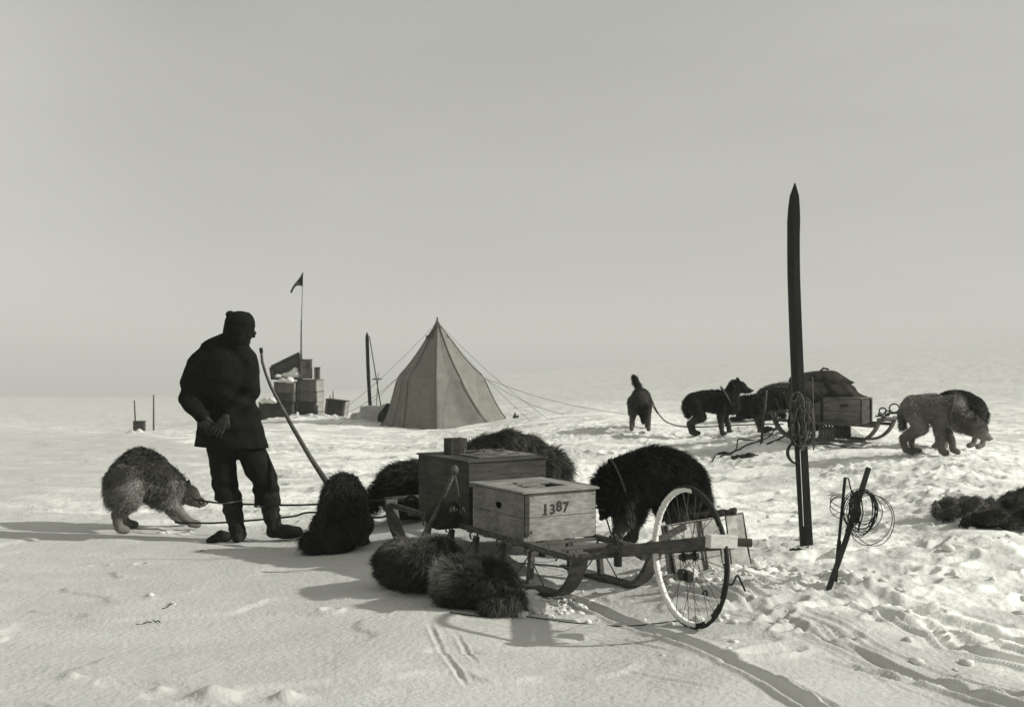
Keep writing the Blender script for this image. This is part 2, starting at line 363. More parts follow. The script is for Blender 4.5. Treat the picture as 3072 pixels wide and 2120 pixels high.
def dog_parts(spine, head, hdir, fl, hl, tail, col, ears=True, L=.05, sh=None, neck_r=.10, hs=1.0):
    """spine list of (x,z,r) rump->chest ; fl/hl list of leg joint chains ; col dict"""
    q = []
    for (a, b) in zip(spine[:-1], spine[1:]):
        q.append(((a[0], 0, a[1]), a[2], (b[0], 0, b[1]), b[2], L, col['back']))
        q.append(((a[0], 0, a[1]-.05), a[2]*.9, (b[0], 0, b[1]-.05), b[2]*.9, L*1.1, col['belly']))
    ch = spine[-1]; h = Vector(head); f = nrm(hdir); side = Vector((0, 1, 0)); side = (side-f*side.dot(f)).normalized(); up = f.cross(side).normalized()
    if up.dot(Vector((0, 0, 1)) if abs(f.z) < .8 else Vector((1, 0, 0))) < 0: up = -up
    q.append(((ch[0]+.03, 0, ch[1]+.03), neck_r*1.15, tuple(h-f*.05), neck_r*.82, L*1.2, col.get('neck', col['back'])))
    q.append(((ch[0]+.05, 0, ch[1]-.08), ch[2]*.75, tuple(h-f*.06-up*.02), neck_r*.7, L*1.2, col.get('chest', col['belly'])))
    q.append((tuple(h-f*.02), .078*hs, tuple(h+f*.03), .072*hs, .025, col['head']))
    q.append((tuple(h+f*.05-up*.015), .052*hs, tuple(h+f*.15-up*.03), .031*hs, .010, col['muzzle']))
    q.append((tuple(h+f*.05-up*.045), .035*hs, tuple(h+f*.125-up*.058), .02*hs, .008, col['muzzle']))
    if ears:
        for s in (-1, 1):
            q.append((tuple(h-f*.02+side*s*.045+up*.05), .028*hs, tuple(h-f*.035+side*s*.065+up*.115), .009, .012, col.get('ear', col['head'])))
            q.append((tuple(h+f*.0+side*s*.035+up*.05), .022*hs, tuple(h-f*.035+side*s*.065+up*.105), .007, .012, col.get('ear', col['head'])))
    for leg in fl+hl:
        for i, (a, b) in enumerate(zip(leg[:-1], leg[1:])):
            q.append((a[:3], a[3], b[:3], b[3], (L*.7 if i == 0 else .022 if i == 1 else .010), (col['thigh'] if i == 0 else col['leg'])))
    for a, b in zip(tail[:-1], tail[1:]):
        q.append((a[:3], a[3], b[:3], b[3], L*1.3, col['tail']))
    return q, h, f, up, side
def fore(x, y, sh=.42, fx=None, fy=None, r=1.0, z0=0):
    fx = x if fx is None else fx; fy = y if fy is None else fy
    return [(x, y*.9, sh, .068*r), ((x+fx)/2-.03, (y+fy)/2, sh*.62, .048*r), (fx, fy, .12+z0, .034*r), (fx+.005, fy, .045+z0, .031*r), (fx+.05, fy, .028+z0, .033*r)]
def hind(x, y, hp=.43, fx=None, r=1.0, z0=0):
    fx = x-.03 if fx is None else fx
    return [(x, y*.9, hp, .095*r), (x+.07, y*1.05, hp*.62, .066*r), (fx-.06, y*1.05, .165+z0, .034*r), (fx-.03, y*1.05, .045+z0, .030*r), (fx+.03, y*1.05, .028+z0, .033*r)]
def finish_dog(root, h, f, up, side, eyes=True):
    b = MB(); b.sphere(h+f*.178-up*.022, (.017, .017, .014), 6); localbuild(b, 'nose', M['eye'], root)
    if eyes:
        for s in (-1, 1):
            b = MB(); b.sphere(h+f*.062+side*s*.036+up*.022, .010, 6); localbuild(b, 'eye', M['eye'], root)
def localbuild(b, name, m, root, smooth=True):
    me = bpy.data.meshes.new(name); me.from_pydata(b.v, [], b.f); return link(name, me, m, root, (0, 0, 0), 0, smooth)
def harness(root, pts, name='harness', r=.011):
    b = MB()
    for ln in pts: b.tube([Vector(p) for p in ln], r, 6, flat=(.4, (0, 0, 1)))
    return localbuild(b, name, M['rope'], root)
def ringpts(c, ax, up, r1, r2, n=22):
    c = Vector(c); ax = nrm(ax); a = nrm(Vector(up)-ax*Vector(up).dot(ax)); b = ax.cross(a)
    return [c+a*r1*math.cos(2*math.pi*k/n)+b*r2*math.sin(2*math.pi*k/n) for k in range(n+1)]

# ================================================================== GROUND
def build_ground():
    an = np.concatenate([np.linspace(-1.05, -.50, 60, endpoint=False), np.linspace(-.50, .50, 1000, endpoint=False), np.linspace(.50, 1.05, 60)])
    ld = np.concatenate([np.linspace(math.log(1.2), math.log(4.0), 60, endpoint=False), np.linspace(math.log(4.0), math.log(30), 640, endpoint=False),
                         np.linspace(math.log(30), math.log(400), 160, endpoint=False), np.linspace(math.log(400), math.log(3000), 60)])
    A, L = np.meshgrid(an, ld); d = np.exp(L); x = np.tan(A)*d; y = d
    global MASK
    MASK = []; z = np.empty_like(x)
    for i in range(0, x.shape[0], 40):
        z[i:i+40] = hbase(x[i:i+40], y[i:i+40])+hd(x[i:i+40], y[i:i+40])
    n, m_ = x.shape; v = np.stack([x, y, z], -1).reshape(-1, 3)
    I = np.arange((n-1)*(m_-1)); r = I//(m_-1); c = I % (m_-1); a = r*m_+c
    f = np.stack([a, a+1, a+1+m_, a+m_], 1)
    # the ground behind the camera
    nb = 8; xs = np.linspace(-4000, 4000, 2)
    global HZ; HZ = (float(v[:, 2].min())-1, max(4.0, float(v[:, 2].max())+1))
    mk_ = np.concatenate(MASK, 0).ravel(); MASK = None; al = .46+.25*mk_+.035*sst(11, 40, v[:, 1]); al = np.clip(al, .40, .76)  # midground sunlight painted in: broken snow paler than crust, far snow paler too
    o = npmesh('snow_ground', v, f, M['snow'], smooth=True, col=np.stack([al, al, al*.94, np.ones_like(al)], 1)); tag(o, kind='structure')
build_ground()
bb = MB(); bb.add([(-5000, -3000, -1.2), (5000, -3000, -1.2), (5000, 1.6, -.25), (-5000, 1.6, -.25)], [(0, 1, 2, 3)]); o = bb.build('snow_plain', M['plain']); tag(o, kind='structure')

# loose clods of snow: too many and too alike to count
def clods():
    V = []; Fc = []; R = random.Random(5)
    def clod(x, y, r):
        z = gz(x, y)-r*.25; bm = bmesh.new(); q = bmesh.ops.create_icosphere(bm, subdivisions=2 if r > .04 else 1, radius=1)
        sc = (r*R.uniform(.8, 1.4), r*R.uniform(.8, 1.3), r*R.uniform(.5, .9)); off = len(V); o1 = R.random()*9
        for v in q['verts']:
            k = 1+.8*float(n3(np.array([[v.co.x, v.co.y, v.co.z]])+o1, 2.4, 1)[0])
            V.append((x+v.co.x*sc[0]*k, y+v.co.y*sc[1]*k, z+sc[2]*.35+v.co.z*sc[2]*k))
        for f in bm.faces: Fc.append([off+w.index for w in f.verts])
        bm.free()
    for k in range(170):
        d = R.uniform(5, 10); a = R.uniform(.15, .5) if R.random() < .7 else R.uniform(-.1, .2)
        if d < 7.3 and a < .12: continue
        clod(a*d, d, R.choice([.008, .012, .018, .025, .035])*R.uniform(.7, 1.2))
    for (px, py, s, n) in [(1640,1800,.25,60),(1700,1835,.12,30),(2130,1740,.25,40),(2260,1790,.3,50),(2480,1790,.25,40),(2050,1760,.25,30),(2100,1880,.2,10),(1560,1840,.15,20)]:
        d = H*F/(py-CY)
        for k in range(n): clod((px-CX)/F*d+R.gauss(0, s*.6), d+R.gauss(0, s*.5), abs(R.gauss(.012, .010))+.005)
    for (px, py, r) in [(2870,2000,.02),(450,1790,.02),(520,1815,.02),(2900,1985,.03)]:
        d = H*F/(py-CY); clod((px-CX)/F*d, d, r)
    for k in range(0):
        clod((405-CX)/F*25.0+R.gauss(0, .3), 24.9+R.gauss(0, .3), R.uniform(.03, .09))
    for k in range(40):
        clod((R.uniform(800, 1100)-CX)/F*25.2, 25.2+R.gauss(0, .25), R.uniform(.02, .05))
    o = npmesh('snow_clods', V, Fc, M['snowlump']); tag(o, 'loose broken clods of snow scattered over the trampled ground', 'snow clods', kind='stuff')
clods()

# ================================================================== CRATES
def frame(yaw):
    return (Vector((math.cos(yaw), math.sin(yaw), 0)), Vector((-math.sin(yaw), math.cos(yaw), 0)), Vector((0, 0, 1)))
def crate(c, size, ax, label, group, m, m2=None, name='wooden_crate', lid=True, battens=True, tilt=None):
    """c: centre of the bottom face"""
    c = Vector(c); t = thing(name, c, label, 'crate', group); X, Y, Z = ax; lx, ly, lz = size; th = .014
    for s in (-1, 1):
        b = MB(); n = 2 if lz > .2 else 1
        for k in range(n):
            hz = lz/n; b.box(c+Y*s*(ly/2-th/2)+Z*(hz*(k+.5)), (lx-.002, th, hz-.003), ax)
        b.build('side_board', m, t, .0015)
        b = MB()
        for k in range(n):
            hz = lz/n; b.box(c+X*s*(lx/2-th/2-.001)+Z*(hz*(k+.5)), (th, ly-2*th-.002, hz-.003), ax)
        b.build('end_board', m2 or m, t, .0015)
    b = MB(); b.box(c+Z*.008, (lx-2*th-.006, ly-2*th-.006, .012), ax); b.build('base_board', m, t)
    if lid:
        b = MB(); n = 3
        for k in range(n): b.box(c+Z*(lz+.007)+Y*((k+.5)/n-.5)*(ly+.02), (lx+.02, (ly+.02)/n-.003, .012), ax)
        b.build('lid', m, t, .0015)
    if battens:
        for s in (-1, 1):
            for q in (-1, 1): b = MB(); b.box(c+X*s*(lx/2+.008)+Y*q*(ly/2-.02)+Z*lz*.5, (.014, .035, lz-.01), ax); b.build('batten', m2 or m, t, .0015)
    return t
# ---- near sledge
SO = Vector((.21, 6.34, 0)); SU = Vector((-.515, .857, 0)); SV = Vector((.857, .515, 0)); SO.z = .0
def S(a, b, c): return SO+SU*a+SV*b+Vector((0, 0, c+.02))
def sledge(fr, O, U, V, L0, L1, w, dk, label, wd=.045):
    """fr(a,b,c) -> world"""
    t = thing('sledge', fr((L0+L1)/2, w/2, 0), label, 'sledge', 'wooden sledges loaded with crates')
    for side in (0, 1):
        b_ = side*w; pts = []; 
        for k in range(9):
            an = math.radians(78-78*k/8); pts.append(fr(L0-.30*math.sin(an)-.04, b_, .30*(1-math.cos(an))*1.15))
        pts += [fr(L0+(L1-L0)*k/6, b_, 0) for k in range(1, 6)]
        for k in range(9):
            an = math.radians(85*k/8); pts.append(fr(L1+.32*math.sin(an), b_, .33*(1-math.cos(an))))
        mb = MB(); n = len(pts); vs = []; 
        for i, p in enumerate(pts):
            tg = (pts[min(i+1, n-1)]-pts[max(i-1, 0)]).normalized(); nn = tg.cross(V).normalized()
            if nn.z < 0: nn = -nn
            hw = wd; 
            for (sx, sz) in ((-1, -.012), (1, -.012), (1, .014), (-1, .014)): vs.append(p+V*sx*hw+nn*(sz+.012))
        fs = [(0, 1, 2, 3), tuple((n-1)*4+k for k in (3, 2, 1, 0))]
        for i in range(n-1):
            for k in range(4): a0 = i*4+k; a1 = i*4+(k+1) % 4; fs.append((a0, a1, a1+4, a0+4))
        mb.add(vs, fs); mb.build('runner', M['sledwood'], t, .003)
        # stanchions and rail
        for a in np.linspace(L0+.2, L1-.25, 5):
            mb = MB(); mb.bar(fr(a, b_, .02), fr(a, b_+(.02 if side == 0 else -.02), dk-.03), .035, .03, V)
            mb.build('stanchion', M['sledwood'], t, .003)
        mb = MB(); mb.bar(fr(L0-.28, b_, dk-.02+.02), fr(L1+.30, b_, dk-.02+.05), .03, .035)
        mb.build('side_rail', M['sledwood'], t, .004)
        mb = MB()
        for a in np.linspace(L0+.2, L1-.25, 5):
            mb.tube([fr(a, b_, dk-.05), fr(a+.16, b_, .035)], .004, 5); mb.tube([fr(a, b_, dk-.05), fr(a-.16, b_, .035)], .004, 5)
            for q in range(3): mb.tube([fr(a, b_, dk-.02)+p_ for p_ in [V*.028*math.cos(z)+Vector((0, 0, .03*math.sin(z)))+U*(.006*(q-1)) for z in np.linspace(0, 6.2832, 9)]], .003, 4)
        mb.build('lashing', M['rope'], t)
    for a in np.linspace(L0+.02, L1-.05, 9):
        mb = MB(); mb.bar(fr(a, -.03, dk+.003), fr(a, w+.03, dk+.003), .055, .014, (0, 0, 1)); mb.build('deck_slat', M['sledwood'], t, .003)
    for a in (L0-.36, L1+.34):
        mb = MB(); mb.tube([fr(a, -.03, .30 if a > 0 else .26), fr(a, w+.03, .30 if a > 0 else .26)], .018, 8); mb.build('cross_bar', M['sledwood'], t, smooth=True)
    return t
sl = sledge(S, SO, SU, SV, 0.02, 1.76, .50, .235, 'long wooden sledge in the foreground carrying the crate stencilled 1387')

axS = (SV, -SU, Vector((0, 0, 1)))
# pale crate stencilled 1387
c1 = S(.27+.30, .245, .25); cr1 = crate(c1, (.50, .60, .275), axS, 'pale wooden crate stencilled 1387, nearest crate on the foreground sledge', None, M['cratelight'], M['crateend'], lid=False, battens=False)
X, Y, Z = axS
b = MB(); top = c1+Z*.285
b.box(top+Y*.235, (.53, .17, .012), axS); b.box(top-Y*.235, (.53, .17, .012), axS); b.box(top-X*.2, (.13, .296, .012), axS); b.box(top+X*.21, (.11, .296, .012), axS)
b.build('lid', M['cratelight'], cr1, .002)
b = MB(); 
for k in range(9): b.box(top-Z*.012+X*random.uniform(-.1, .12)+Y*random.uniform(-.12, .12)+Z*(.003*k), (random.uniform(.10, .22), random.uniform(.03, .07), .008), frame(random.uniform(.3, 1.2)))
b.build('packing_sliver', M['crateend'], cr1)
b = MB(); b.box(c1+X*(-.235)+Y*.308+Z*.155, (.032, .014, .235), axS); b.build('corner_batten', M['cratedark'], cr1, .002)
b = MB(); b.box(c1+X*.262+Y*.24+Z*.13, (.018, .07, .26), axS); b.build('corner_batten', M['cratedark'], cr1, .002)
# knot hole in the end board
b = MB(); kc = c1-X*.2535+Y*.02+Z*.185
b.add([kc+Y*math.cos(w)*.028*(1+.2*math.sin(3*w))+Z*math.sin(w)*.024*(1+.25*math.cos(2*w)) for w in np.linspace(0, 6.2832, 15)[:-1]], [tuple(range(14))])
b.build('knot_hole', M['hole'], cr1)
def digit(ch, loc, size, name='stencil_digit', parent=None, ax=axS, m=None, bold=.012):
    cu = bpy.data.curves.new('t', 'FONT'); cu.body = ch; cu.size = size; cu.offset = bold*size; cu.extrude = .0006
    ob = bpy.data.objects.new('t', cu); C.objects.link(ob); dg = bpy.context.evaluated_depsgraph_get(); me = bpy.data.meshes.new_from_object(ob.evaluated_get(dg))
    bpy.data.objects.remove(ob); a = arr(me); w = world_of(parent); L = Vector(loc)
    out = [L+ax[0]*p[0]+Vector((0, 0, 1))*p[1]+ax[1]*(p[2]) - w for p in a]
    for v_, p in zip(me.vertices, out): v_.co = p
    me.materials.clear(); me.materials.append(m or M['ink']); o = bpy.data.objects.new(name, me); C.objects.link(o); o.parent = parent; return o
for qx in (-.225, .235):
    for qz in (.03, .11, .165, .25): b = MB(); nc = c1+X*qx+Y*.3005+Z*qz; b.tube([nc, nc+Y*.003], .0035, 8); b.build('nail', M['iron'], cr1)
b = MB(); kc2 = c1+X*(-.20)+Y*.3012+Z*.055; b.add([kc2+X*math.cos(w)*.008+Z*math.sin(w)*.011 for w in np.linspace(0, 6.2832, 11)[:-1]], [tuple(range(10))]); b.build('wood_knot', M['ink'], cr1)
# the number sits on the board that faces the camera
fb = c1+Y*.302
digs = [('1', -.125, .150, .088), ('3', -.073, .152, .080), ('8', -.028, .166, .080), ('7', .018, .160, .080)]
for ch, dx, dz, sz in digs:
    digit(ch, fb+X*dx+Z*dz+Y*.0, sz, parent=cr1, bold=.03)
b = MB(); b.box(fb+X*(-.106)+Z*.151, (.032, .0014, .007), axS); b.build('stencil_digit', M['ink'], cr1)
# dark crate behind
c2 = S(.93+.35, .285, .25)
cr2 = crate(c2, (.57, .70, .40), axS, 'large dark weathered crate in the middle of the foreground sledge', None, M['cratedark'], M['cratedark'], battens=False)
b = MB(); b.box(c2+Z*.418+X*.08-Y*.02, (.44, .50, .004), axS); b.build('worn_lid_panel', M['cratemid'], cr2)
b = MB(); b.tube([c2+Z*.424+X*(.07+.06*math.cos(w))+Y*(.10+.05*math.sin(w)) for w in np.linspace(0, 6.28, 20)], .004, 5); b.tube([c2+Z*.424+X*(.19+.045*math.cos(w))+Y*(.10+.045*math.sin(w)) for w in np.linspace(0, 6.28, 20)], .004, 5)
b.build('painted_ring', M['cratelight'], cr2)
cr3 = crate(S(1.42, .17, .665), (.125, .10, .105), axS, 'small dark box standing on top of the large dark crate', None, M['cratedark'], lid=False, battens=False, name='small_box')
# dark slim box beside the pale crate
cr4 = crate(S(.62, .54, .25), (.055, .5, .27), axS, 'narrow dark box wedged behind the right side of the pale crate', None, M['cratedark'], battens=False, name='narrow_box')
# rope thrown over the dark crate
def rope(name, pts, r, label, m='roped', cat='rope', sub=6, group=None):
    pts = [Vector(p) for p in pts]; out = []
    n = len(pts)
    for i in range(n-1):
        p0, p1, p2, p3 = pts[max(i-1, 0)], pts[i], pts[i+1], pts[min(i+2, n-1)]
        for k in range(sub):
            t = k/sub; out.append(.5*((2*p1)+(p2-p0)*t+(2*p0-5*p1+4*p2-p3)*t*t+(3*p1-p0-3*p2+p3)*t**3))
    out.append(pts[-1]); b = MB(); b.tube(out, r, 6); o = b.build(name, M[m], None, smooth=True); return tag(o, label, cat, group)
rope('lashing_rope', [S(1.2, .08, .675)+Vector((.03*math.cos(k*1.3), .05*math.sin(k*1.1), .012+.02*abs(math.sin(k)))) + SV*(.03*k) for k in range(12)], .006, 'loose coil of rope on the lid of the large dark crate', 'rope')
# leaning pole with cord loop
t = thing('leaning_pole', S(1.02, -.16, .0), 'rough wooden pole leaning on the large dark crate with a cord loop', 'pole')
pa, pb = P(1268, 1618, 7.15), P(1364, 1415, 7.02); b = MB(); b.tube([pa, pa.lerp(pb, .5)+Vector((.006, 0, 0)), pb], [.018, .015, .012], 8); b.sphere(pb+Vector((0, 0, .012)), (.024, .022, .03), 7); b.build('shaft', M['sledwood'], t, smooth=True)
b = MB(); b.tube([pb, P(1374, 1470, 6.98), P(1382, 1530, 6.96)], .005, 5); b.tube([pb, P(1368, 1460, 6.99), P(1372, 1500, 6.97), P(1388, 1545, 6.95)], .004, 5); b.build('cord', M['rope'], t, smooth=True)
b = MB(); 
for k in range(7): b.sphere(P(1352+k*7+random.uniform(-3, 3), 1528+random.uniform(-8, 8), 6.97), (.005, .005, random.uniform(.008, .018)), 5)
tag(b.build('frozen_tassel', M['cratelight'], None, smooth=True), 'white frozen tassel hanging below the leaning pole cord', 'tassel')
# cloth bag behind the near dogs, on the left of the sledge
me = blob([((0, 0, .06), .075, (.16, .05, .05), .06), ((.02, .02, .1), .06, (.1, .02, .11), .05)], .012, 4, wr=lambda c: n3(c, 22, 1)*.012)
o = put('canvas_bag', me, M['darkcloth'], None, S(1.05, -.05, .24)-Vector((.1, 0, 0))); tag(o, 'dark crumpled canvas bag on the left rail of the foreground sledge', 'bag')

# ---- sledge wheel (distance wheel)
WC = Vector(((2067-CX)/F*5.5, 5.5, 0)); WC.z = gz(WC.x, 5.5)+.335
WU = nrm((-.385, .923, 0)); WV = nrm((.923, .385, 0))
tilt = .03
t = thing('measuring_wheel', Vector((WC.x, WC.y, WC.z-.34)), 'spoked distance wheel with frosted rim held between two wooden bars behind the sledge', 'wheel')
R_ = .338
def wp(an, r, off=0): return WC+(WU*math.cos(an)+Vector((0, 0, 1))*math.sin(an))*r+WV*off
b = MB(); n = 96; prof = [(R_, -.006), (R_, .006), (R_-.008, .0125), (R_-.017, .010), (R_-.017, -.010), (R_-.008, -.0125)]
vs = []; fs = []
for k in range(n):
    an = 2*math.pi*k/n
    for (r, w) in prof: vs.append(wp(an, r+random.uniform(-.0012, .0018), w))
for k in range(n):
    for j in range(6): a0 = k*6+j; a1 = k*6+(j+1) % 6; b0 = ((k+1) % n)*6+j; b1 = ((k+1) % n)*6+(j+1) % 6; fs.append((a0, a1, b1, b0))
b.add(vs, fs); b.build('tyre', M['rubber'], t, smooth=True)
b = MB(); vs = []; fs = []; prof = [(R_-.0155, -.009), (R_-.0155, .009), (R_-.025, .007), (R_-.027, 0), (R_-.025, -.007)]
for k in range(n):
    an = 2*math.pi*k/n
    for (r, w) in prof: vs.append(wp(an, r+random.uniform(-.003, .001), w+random.uniform(-.001, .001)))
for k in range(n):
    for j in range(5): a0 = k*5+j; a1 = k*5+(j+1) % 5; b0 = ((k+1) % n)*5+j; b1 = ((k+1) % n)*5+(j+1) % 5; fs.append((a0, a1, b1, b0))
b.add(vs, fs); b.build('rim', M['rubber'], t, smooth=True)
# frost caked on the left side of the tyre, patches elsewhere
b = MB()
def caked(a0, a1, w0=.0, th=.004, lo=.0):
    n = max(4, int(abs(a1-a0)*30)); vs = []; fs = []
    for k in range(n+1):
        an = a0+(a1-a0)*k/n; e = min(1, 3*min(k, n-k)/n+.15)
        r1 = R_-.009-random.uniform(0, .004); r2 = R_-.029
        for (r, w) in ((r1-lo, -.010), (r1-lo, -.0135-th*.4*e), (r2, -.0105-th*.4*e), (r2-.003*e, -.008), (r2-.003*e, .009)): vs.append(wp(an, r+random.uniform(-.002, .002)*e, w))
    for k in range(n):
        for j in range(5): q0 = k*5+j; q1 = k*5+(j+1) % 5; fs.append((q0, q1, q1+5, q0+5))
    b.add(vs, fs)
caked(math.radians(-104), math.radians(98)); caked(math.radians(146), math.radians(152), 0, .003); caked(math.radians(164), math.radians(176)); caked(math.radians(206), math.radians(211)); caked(math.radians(228), math.radians(240))
b.build('frost_crust', M['frost'], t, smooth=True)
b = MB(); b.tube([WC-WV*.05, WC+WV*.05], .014, 12); b.tube([WC-WV*.034, WC-WV*.028], .022, 16); b.tube([WC+WV*.028, WC+WV*.034], .022, 16); b.build('hub', M['iron'], t)
for k in range(32):
    sd = 1 if k % 2 else -1; a1 = 2*math.pi*k/32; a0 = a1+(1 if (k//2) % 2 else -1)*1.2
    b = MB(); b.tube([wp(a0, .020, sd*.031), wp(a1, R_-.028, 0)], .0016, 4); b.build('spoke', M['steel'], t)
up = Vector((0, 0, 1))
bw_ = 0
def bw(s, off, z): return WC+WU*s+WV*off+up*z
# two bars of the fork
b = MB(); b.bar(bw(1.02, -.05, -.15), bw(-.30, -.05, .12), .022, .058); b.build('fork_bar', M['sledwood'], t, .003)
b = MB(); b.bar(bw(1.0, .05, -.15), bw(-.30, .05, .105), .022, .05); b.build('fork_bar', M['sledwood'], t, .003)
b = MB(); b.bar(bw(-.30, -.085, .125), bw(-.30, .06, .115), .06, .045, WU); b.build('end_block', M['litbox'], t, .004)
b = MB(); b.tube([bw(-.30, .058, .112), bw(-.33, .13, .108)], .020, 10); b.build('handle_end', M['darkwood'], t, .003)
b = MB(); b.bar(bw(.45, -.05, -.05), bw(.5, .28, .06), .03, .03); b.build('brace', M['darkwood'], t, .003)
b = MB(); b.box(bw(.62, -.055, -.11), (.035, .03, .075), (WU, WV, up)); b.tube([bw(.62, -.055, -.08), bw(.62, -.055, .0)], .006, 6); b.build('clamp', M['iron'], t)
b = MB(); q = bw(.62, -.055, -.005)
for s in (-1, 1): b.sphere(q+Vector((s*.016, 0, .014)), (.010, .005, .016), 6)
b.build('wing_nut', M['iron'], t, smooth=True)
b = MB(); b.box(bw(-.06, -.055, -.075), (.09, .03, .05), (WU, WV, up)); b.tube([bw(-.06, -.075, -.07), bw(-.06, -.085, -.07)], .028, 14); b.build('counter_box', M['iron'], t, .003)

# tow bar cross piece joining fork to sledge
b = MB(); b.bar(S(.12, .5, .26), P(1932, 1672, 6.1), .03, .03); o = b.build('drag_strut', M['darkwood'], None, .003); tag(o, 'dark wooden strut running from the right rail of the near sledge to the wheel fork', 'strut')

# ---- sheet metal panels behind the wheel
def panel(pts, d, th, name, label, m):
    c = [P(x, y, dd) for (x, y), dd in zip(pts, d)]; n = (c[1]-c[0]).cross(c[3]-c[0]).normalized(); N = 10; vs = []; fs = []
    for s in (0, 1):
        for i in range(N+1):
            for j in range(N+1):
                u, v = i/N, j/N; p = c[0].lerp(c[1], u).lerp(c[3].lerp(c[2], u), v); p = p+n*(s*th+.006*float(vn(u*3+s*0, v*3+d[0], 2))); vs.append(p)
    K_ = (N+1)**2
    for i in range(N):
        for j in range(N):
            a = i*(N+1)+j; fs.append((a, a+1, a+N+2, a+N+1)); fs.append((K_+a, K_+a+N+1, K_+a+N+2, K_+a+1))
    ring = [i*(N+1) for i in range(N+1)]+[N*(N+1)+j for j in range(1, N+1)]+[i*(N+1)+N for i in range(N-1, -1, -1)]+[j for j in range(N-1, 0, -1)]
    for a, q in zip(ring, ring[1:]+ring[:1]): fs.append((a, q, q+K_, a+K_))
    t = thing(name, (c[3]+c[2])/2, label, 'metal panel'); bb_ = MB(); bb_.add(vs, fs); bb_.build('sheet', m, t)
    bb_ = MB(); bb_.tube([c[0], c[1]], .006, 6); bb_.tube([c[1], c[2]], .005, 6); bb_.tube([c[0], c[3]], .005, 6); bb_.build('rolled_edge', M['iron'], t)
    return t, c, n
t1, c_, n_ = panel([(1985, 1578), (2150, 1552), (2172, 1700), (2005, 1722)], [6.55, 6.75, 6.7, 6.5], .005, 'tin_panel', 'dull tin panel with riveted seam standing in snow behind the distance wheel', M['tin'])
b = MB(); b.tube([c_[0].lerp(c_[1], .68)-n_*.012, c_[3].lerp(c_[2], .68)-n_*.012], .008, 6); b.build('seam', M['seam'], t1); b = MB(); b.tube([c_[0].lerp(c_[1], .06)-n_*.012, c_[3].lerp(c_[2], .10)-n_*.012], .012, 6); b.build('seam', M['iron'], t1)
t2, c_, n_ = panel([(2176, 1546), (2228, 1538), (2253, 1694), (2196, 1704)], [6.85, 6.95, 6.9, 6.8], .005, 'tin_panel', 'smaller tilted tin panel at the right end of the row behind the wheel', M['tin'])
me = blob([((-.12, 0, 0), .018, (.12, .02, .03), .022), ((0, 0, .012), .02, (.08, 0, .03), .016)], .008, 2, wr=lambda c: n3(c, 40, 1)*.008)
o = put('folded_strap', me, M['darkcloth'], None, P(2140, 1550, 6.75)); tag(o, 'dark folded strap draped over the top edge of the tin panel', 'strap')

rope('leather_thong', [GP(2168, 6.02, .01), GP(2185, 6.02, .012)+up*.01, GP(2198, 6.02, .05), GP(2212, 6.05, .06), GP(2226, 6.05, .03), GP(2236, 6.02, .01)], .006, 'short dark curved thong lying on the snow right of the wheel', cat='thong')
rope('leather_thong', [GP(2105, 6.1, .01), GP(2110, 6.1, .045), GP(2119, 6.1, .04), GP(2121, 6.1, .01)], .005, 'tiny hooked thong in the snow seen through the wheel spokes', cat='thong')
rope('wheel_shadow_line', [GP(px, H*F/(py-CY), .004) for px, py in [(1350, 1868), (1450, 1872), (1560, 1862), (1700, 1870), (1850, 1880), (1960, 1884), (2040, 1884)]], .003, 'thin dark line laid on smooth snow as shadow of the distance wheel', cat='cord')  # dark strand modelled in place of the wheel's cast shadow
# ================================================================== UPRIGHT SKI
def ski(base, top, w0, w1, th, label, name='upright_ski', group=None, side=None, bend=(0, 0, 0), cat='ski'):
    base = Vector(base); top = Vector(top); ax = (top-base).normalized(); sd = nrm(side or (1, 0, 0)); sd = (sd-ax*sd.dot(ax)).normalized(); nn = ax.cross(sd)
    L = (top-base).length; N = 30; vs = []; fs = []
    for i in range(N+1):
        u = i/N; w = w0+(w1-w0)*u
        if u > .88: q = (u-.88)/.12; w = w*math.sqrt(max(0, 1-q**2.0))+.004; 
        c = base+ax*L*u+Vector(bend)*max(0, (u-.72)/.28)**2+sd*(-.012*math.sin(u*3.14))
        h = th*(1.1-.5*abs(u-.45))
        vs += [c-sd*w/2-nn*h/2, c-nn*h*.62, c+sd*w/2-nn*h/2, c+sd*w/2+nn*h/2, c-sd*w/2+nn*h/2]
    for i in range(N):
        for k in range(5): a0 = i*5+k; a1 = i*5+(k+1) % 5; fs.append((a0, a1, a1+5, a0+5))
    fs += [(4, 3, 2, 1, 0), tuple(N*5+k for k in range(5))]
    t = thing(name, base, label, cat, group); b = MB(); b.add(vs, fs); b.build('blade', M['ski'], t, .002)
    return t, ax, L
t, ax, L = ski(P(2423, 1690, 7.38), P(2373, 556, 7.42), .082, .078, .022, 'tall dark ski planted tip up in the snow right of the distance wheel', bend=(0, -.10, 0))
sb, stp = P(2423, 1642, 7.38), P(2373, 556, 7.42)
q = sb.lerp(stp, .33); b = MB(); b.box(q+Vector((0, -.02, 0)), (.075, .012, .09)); b.tube([q+Vector((-.035, -.012, .02)), q+Vector((-.02, -.05, .0)), q+Vector((.03, -.05, 0)), q+Vector((.042, -.01, .02))], .009, 6, flat=(.5, (0, 0, 1))); b.build('toe_binding', M['darkcloth'], t)
b = MB(); b.tube([sb.lerp(stp, .06)+Vector((-.024, -.0135, 0)), sb.lerp(stp, .28)+Vector((-.024, -.0135, 0))], .0022, 4); b.build('edge_groove', M['frost'], t)
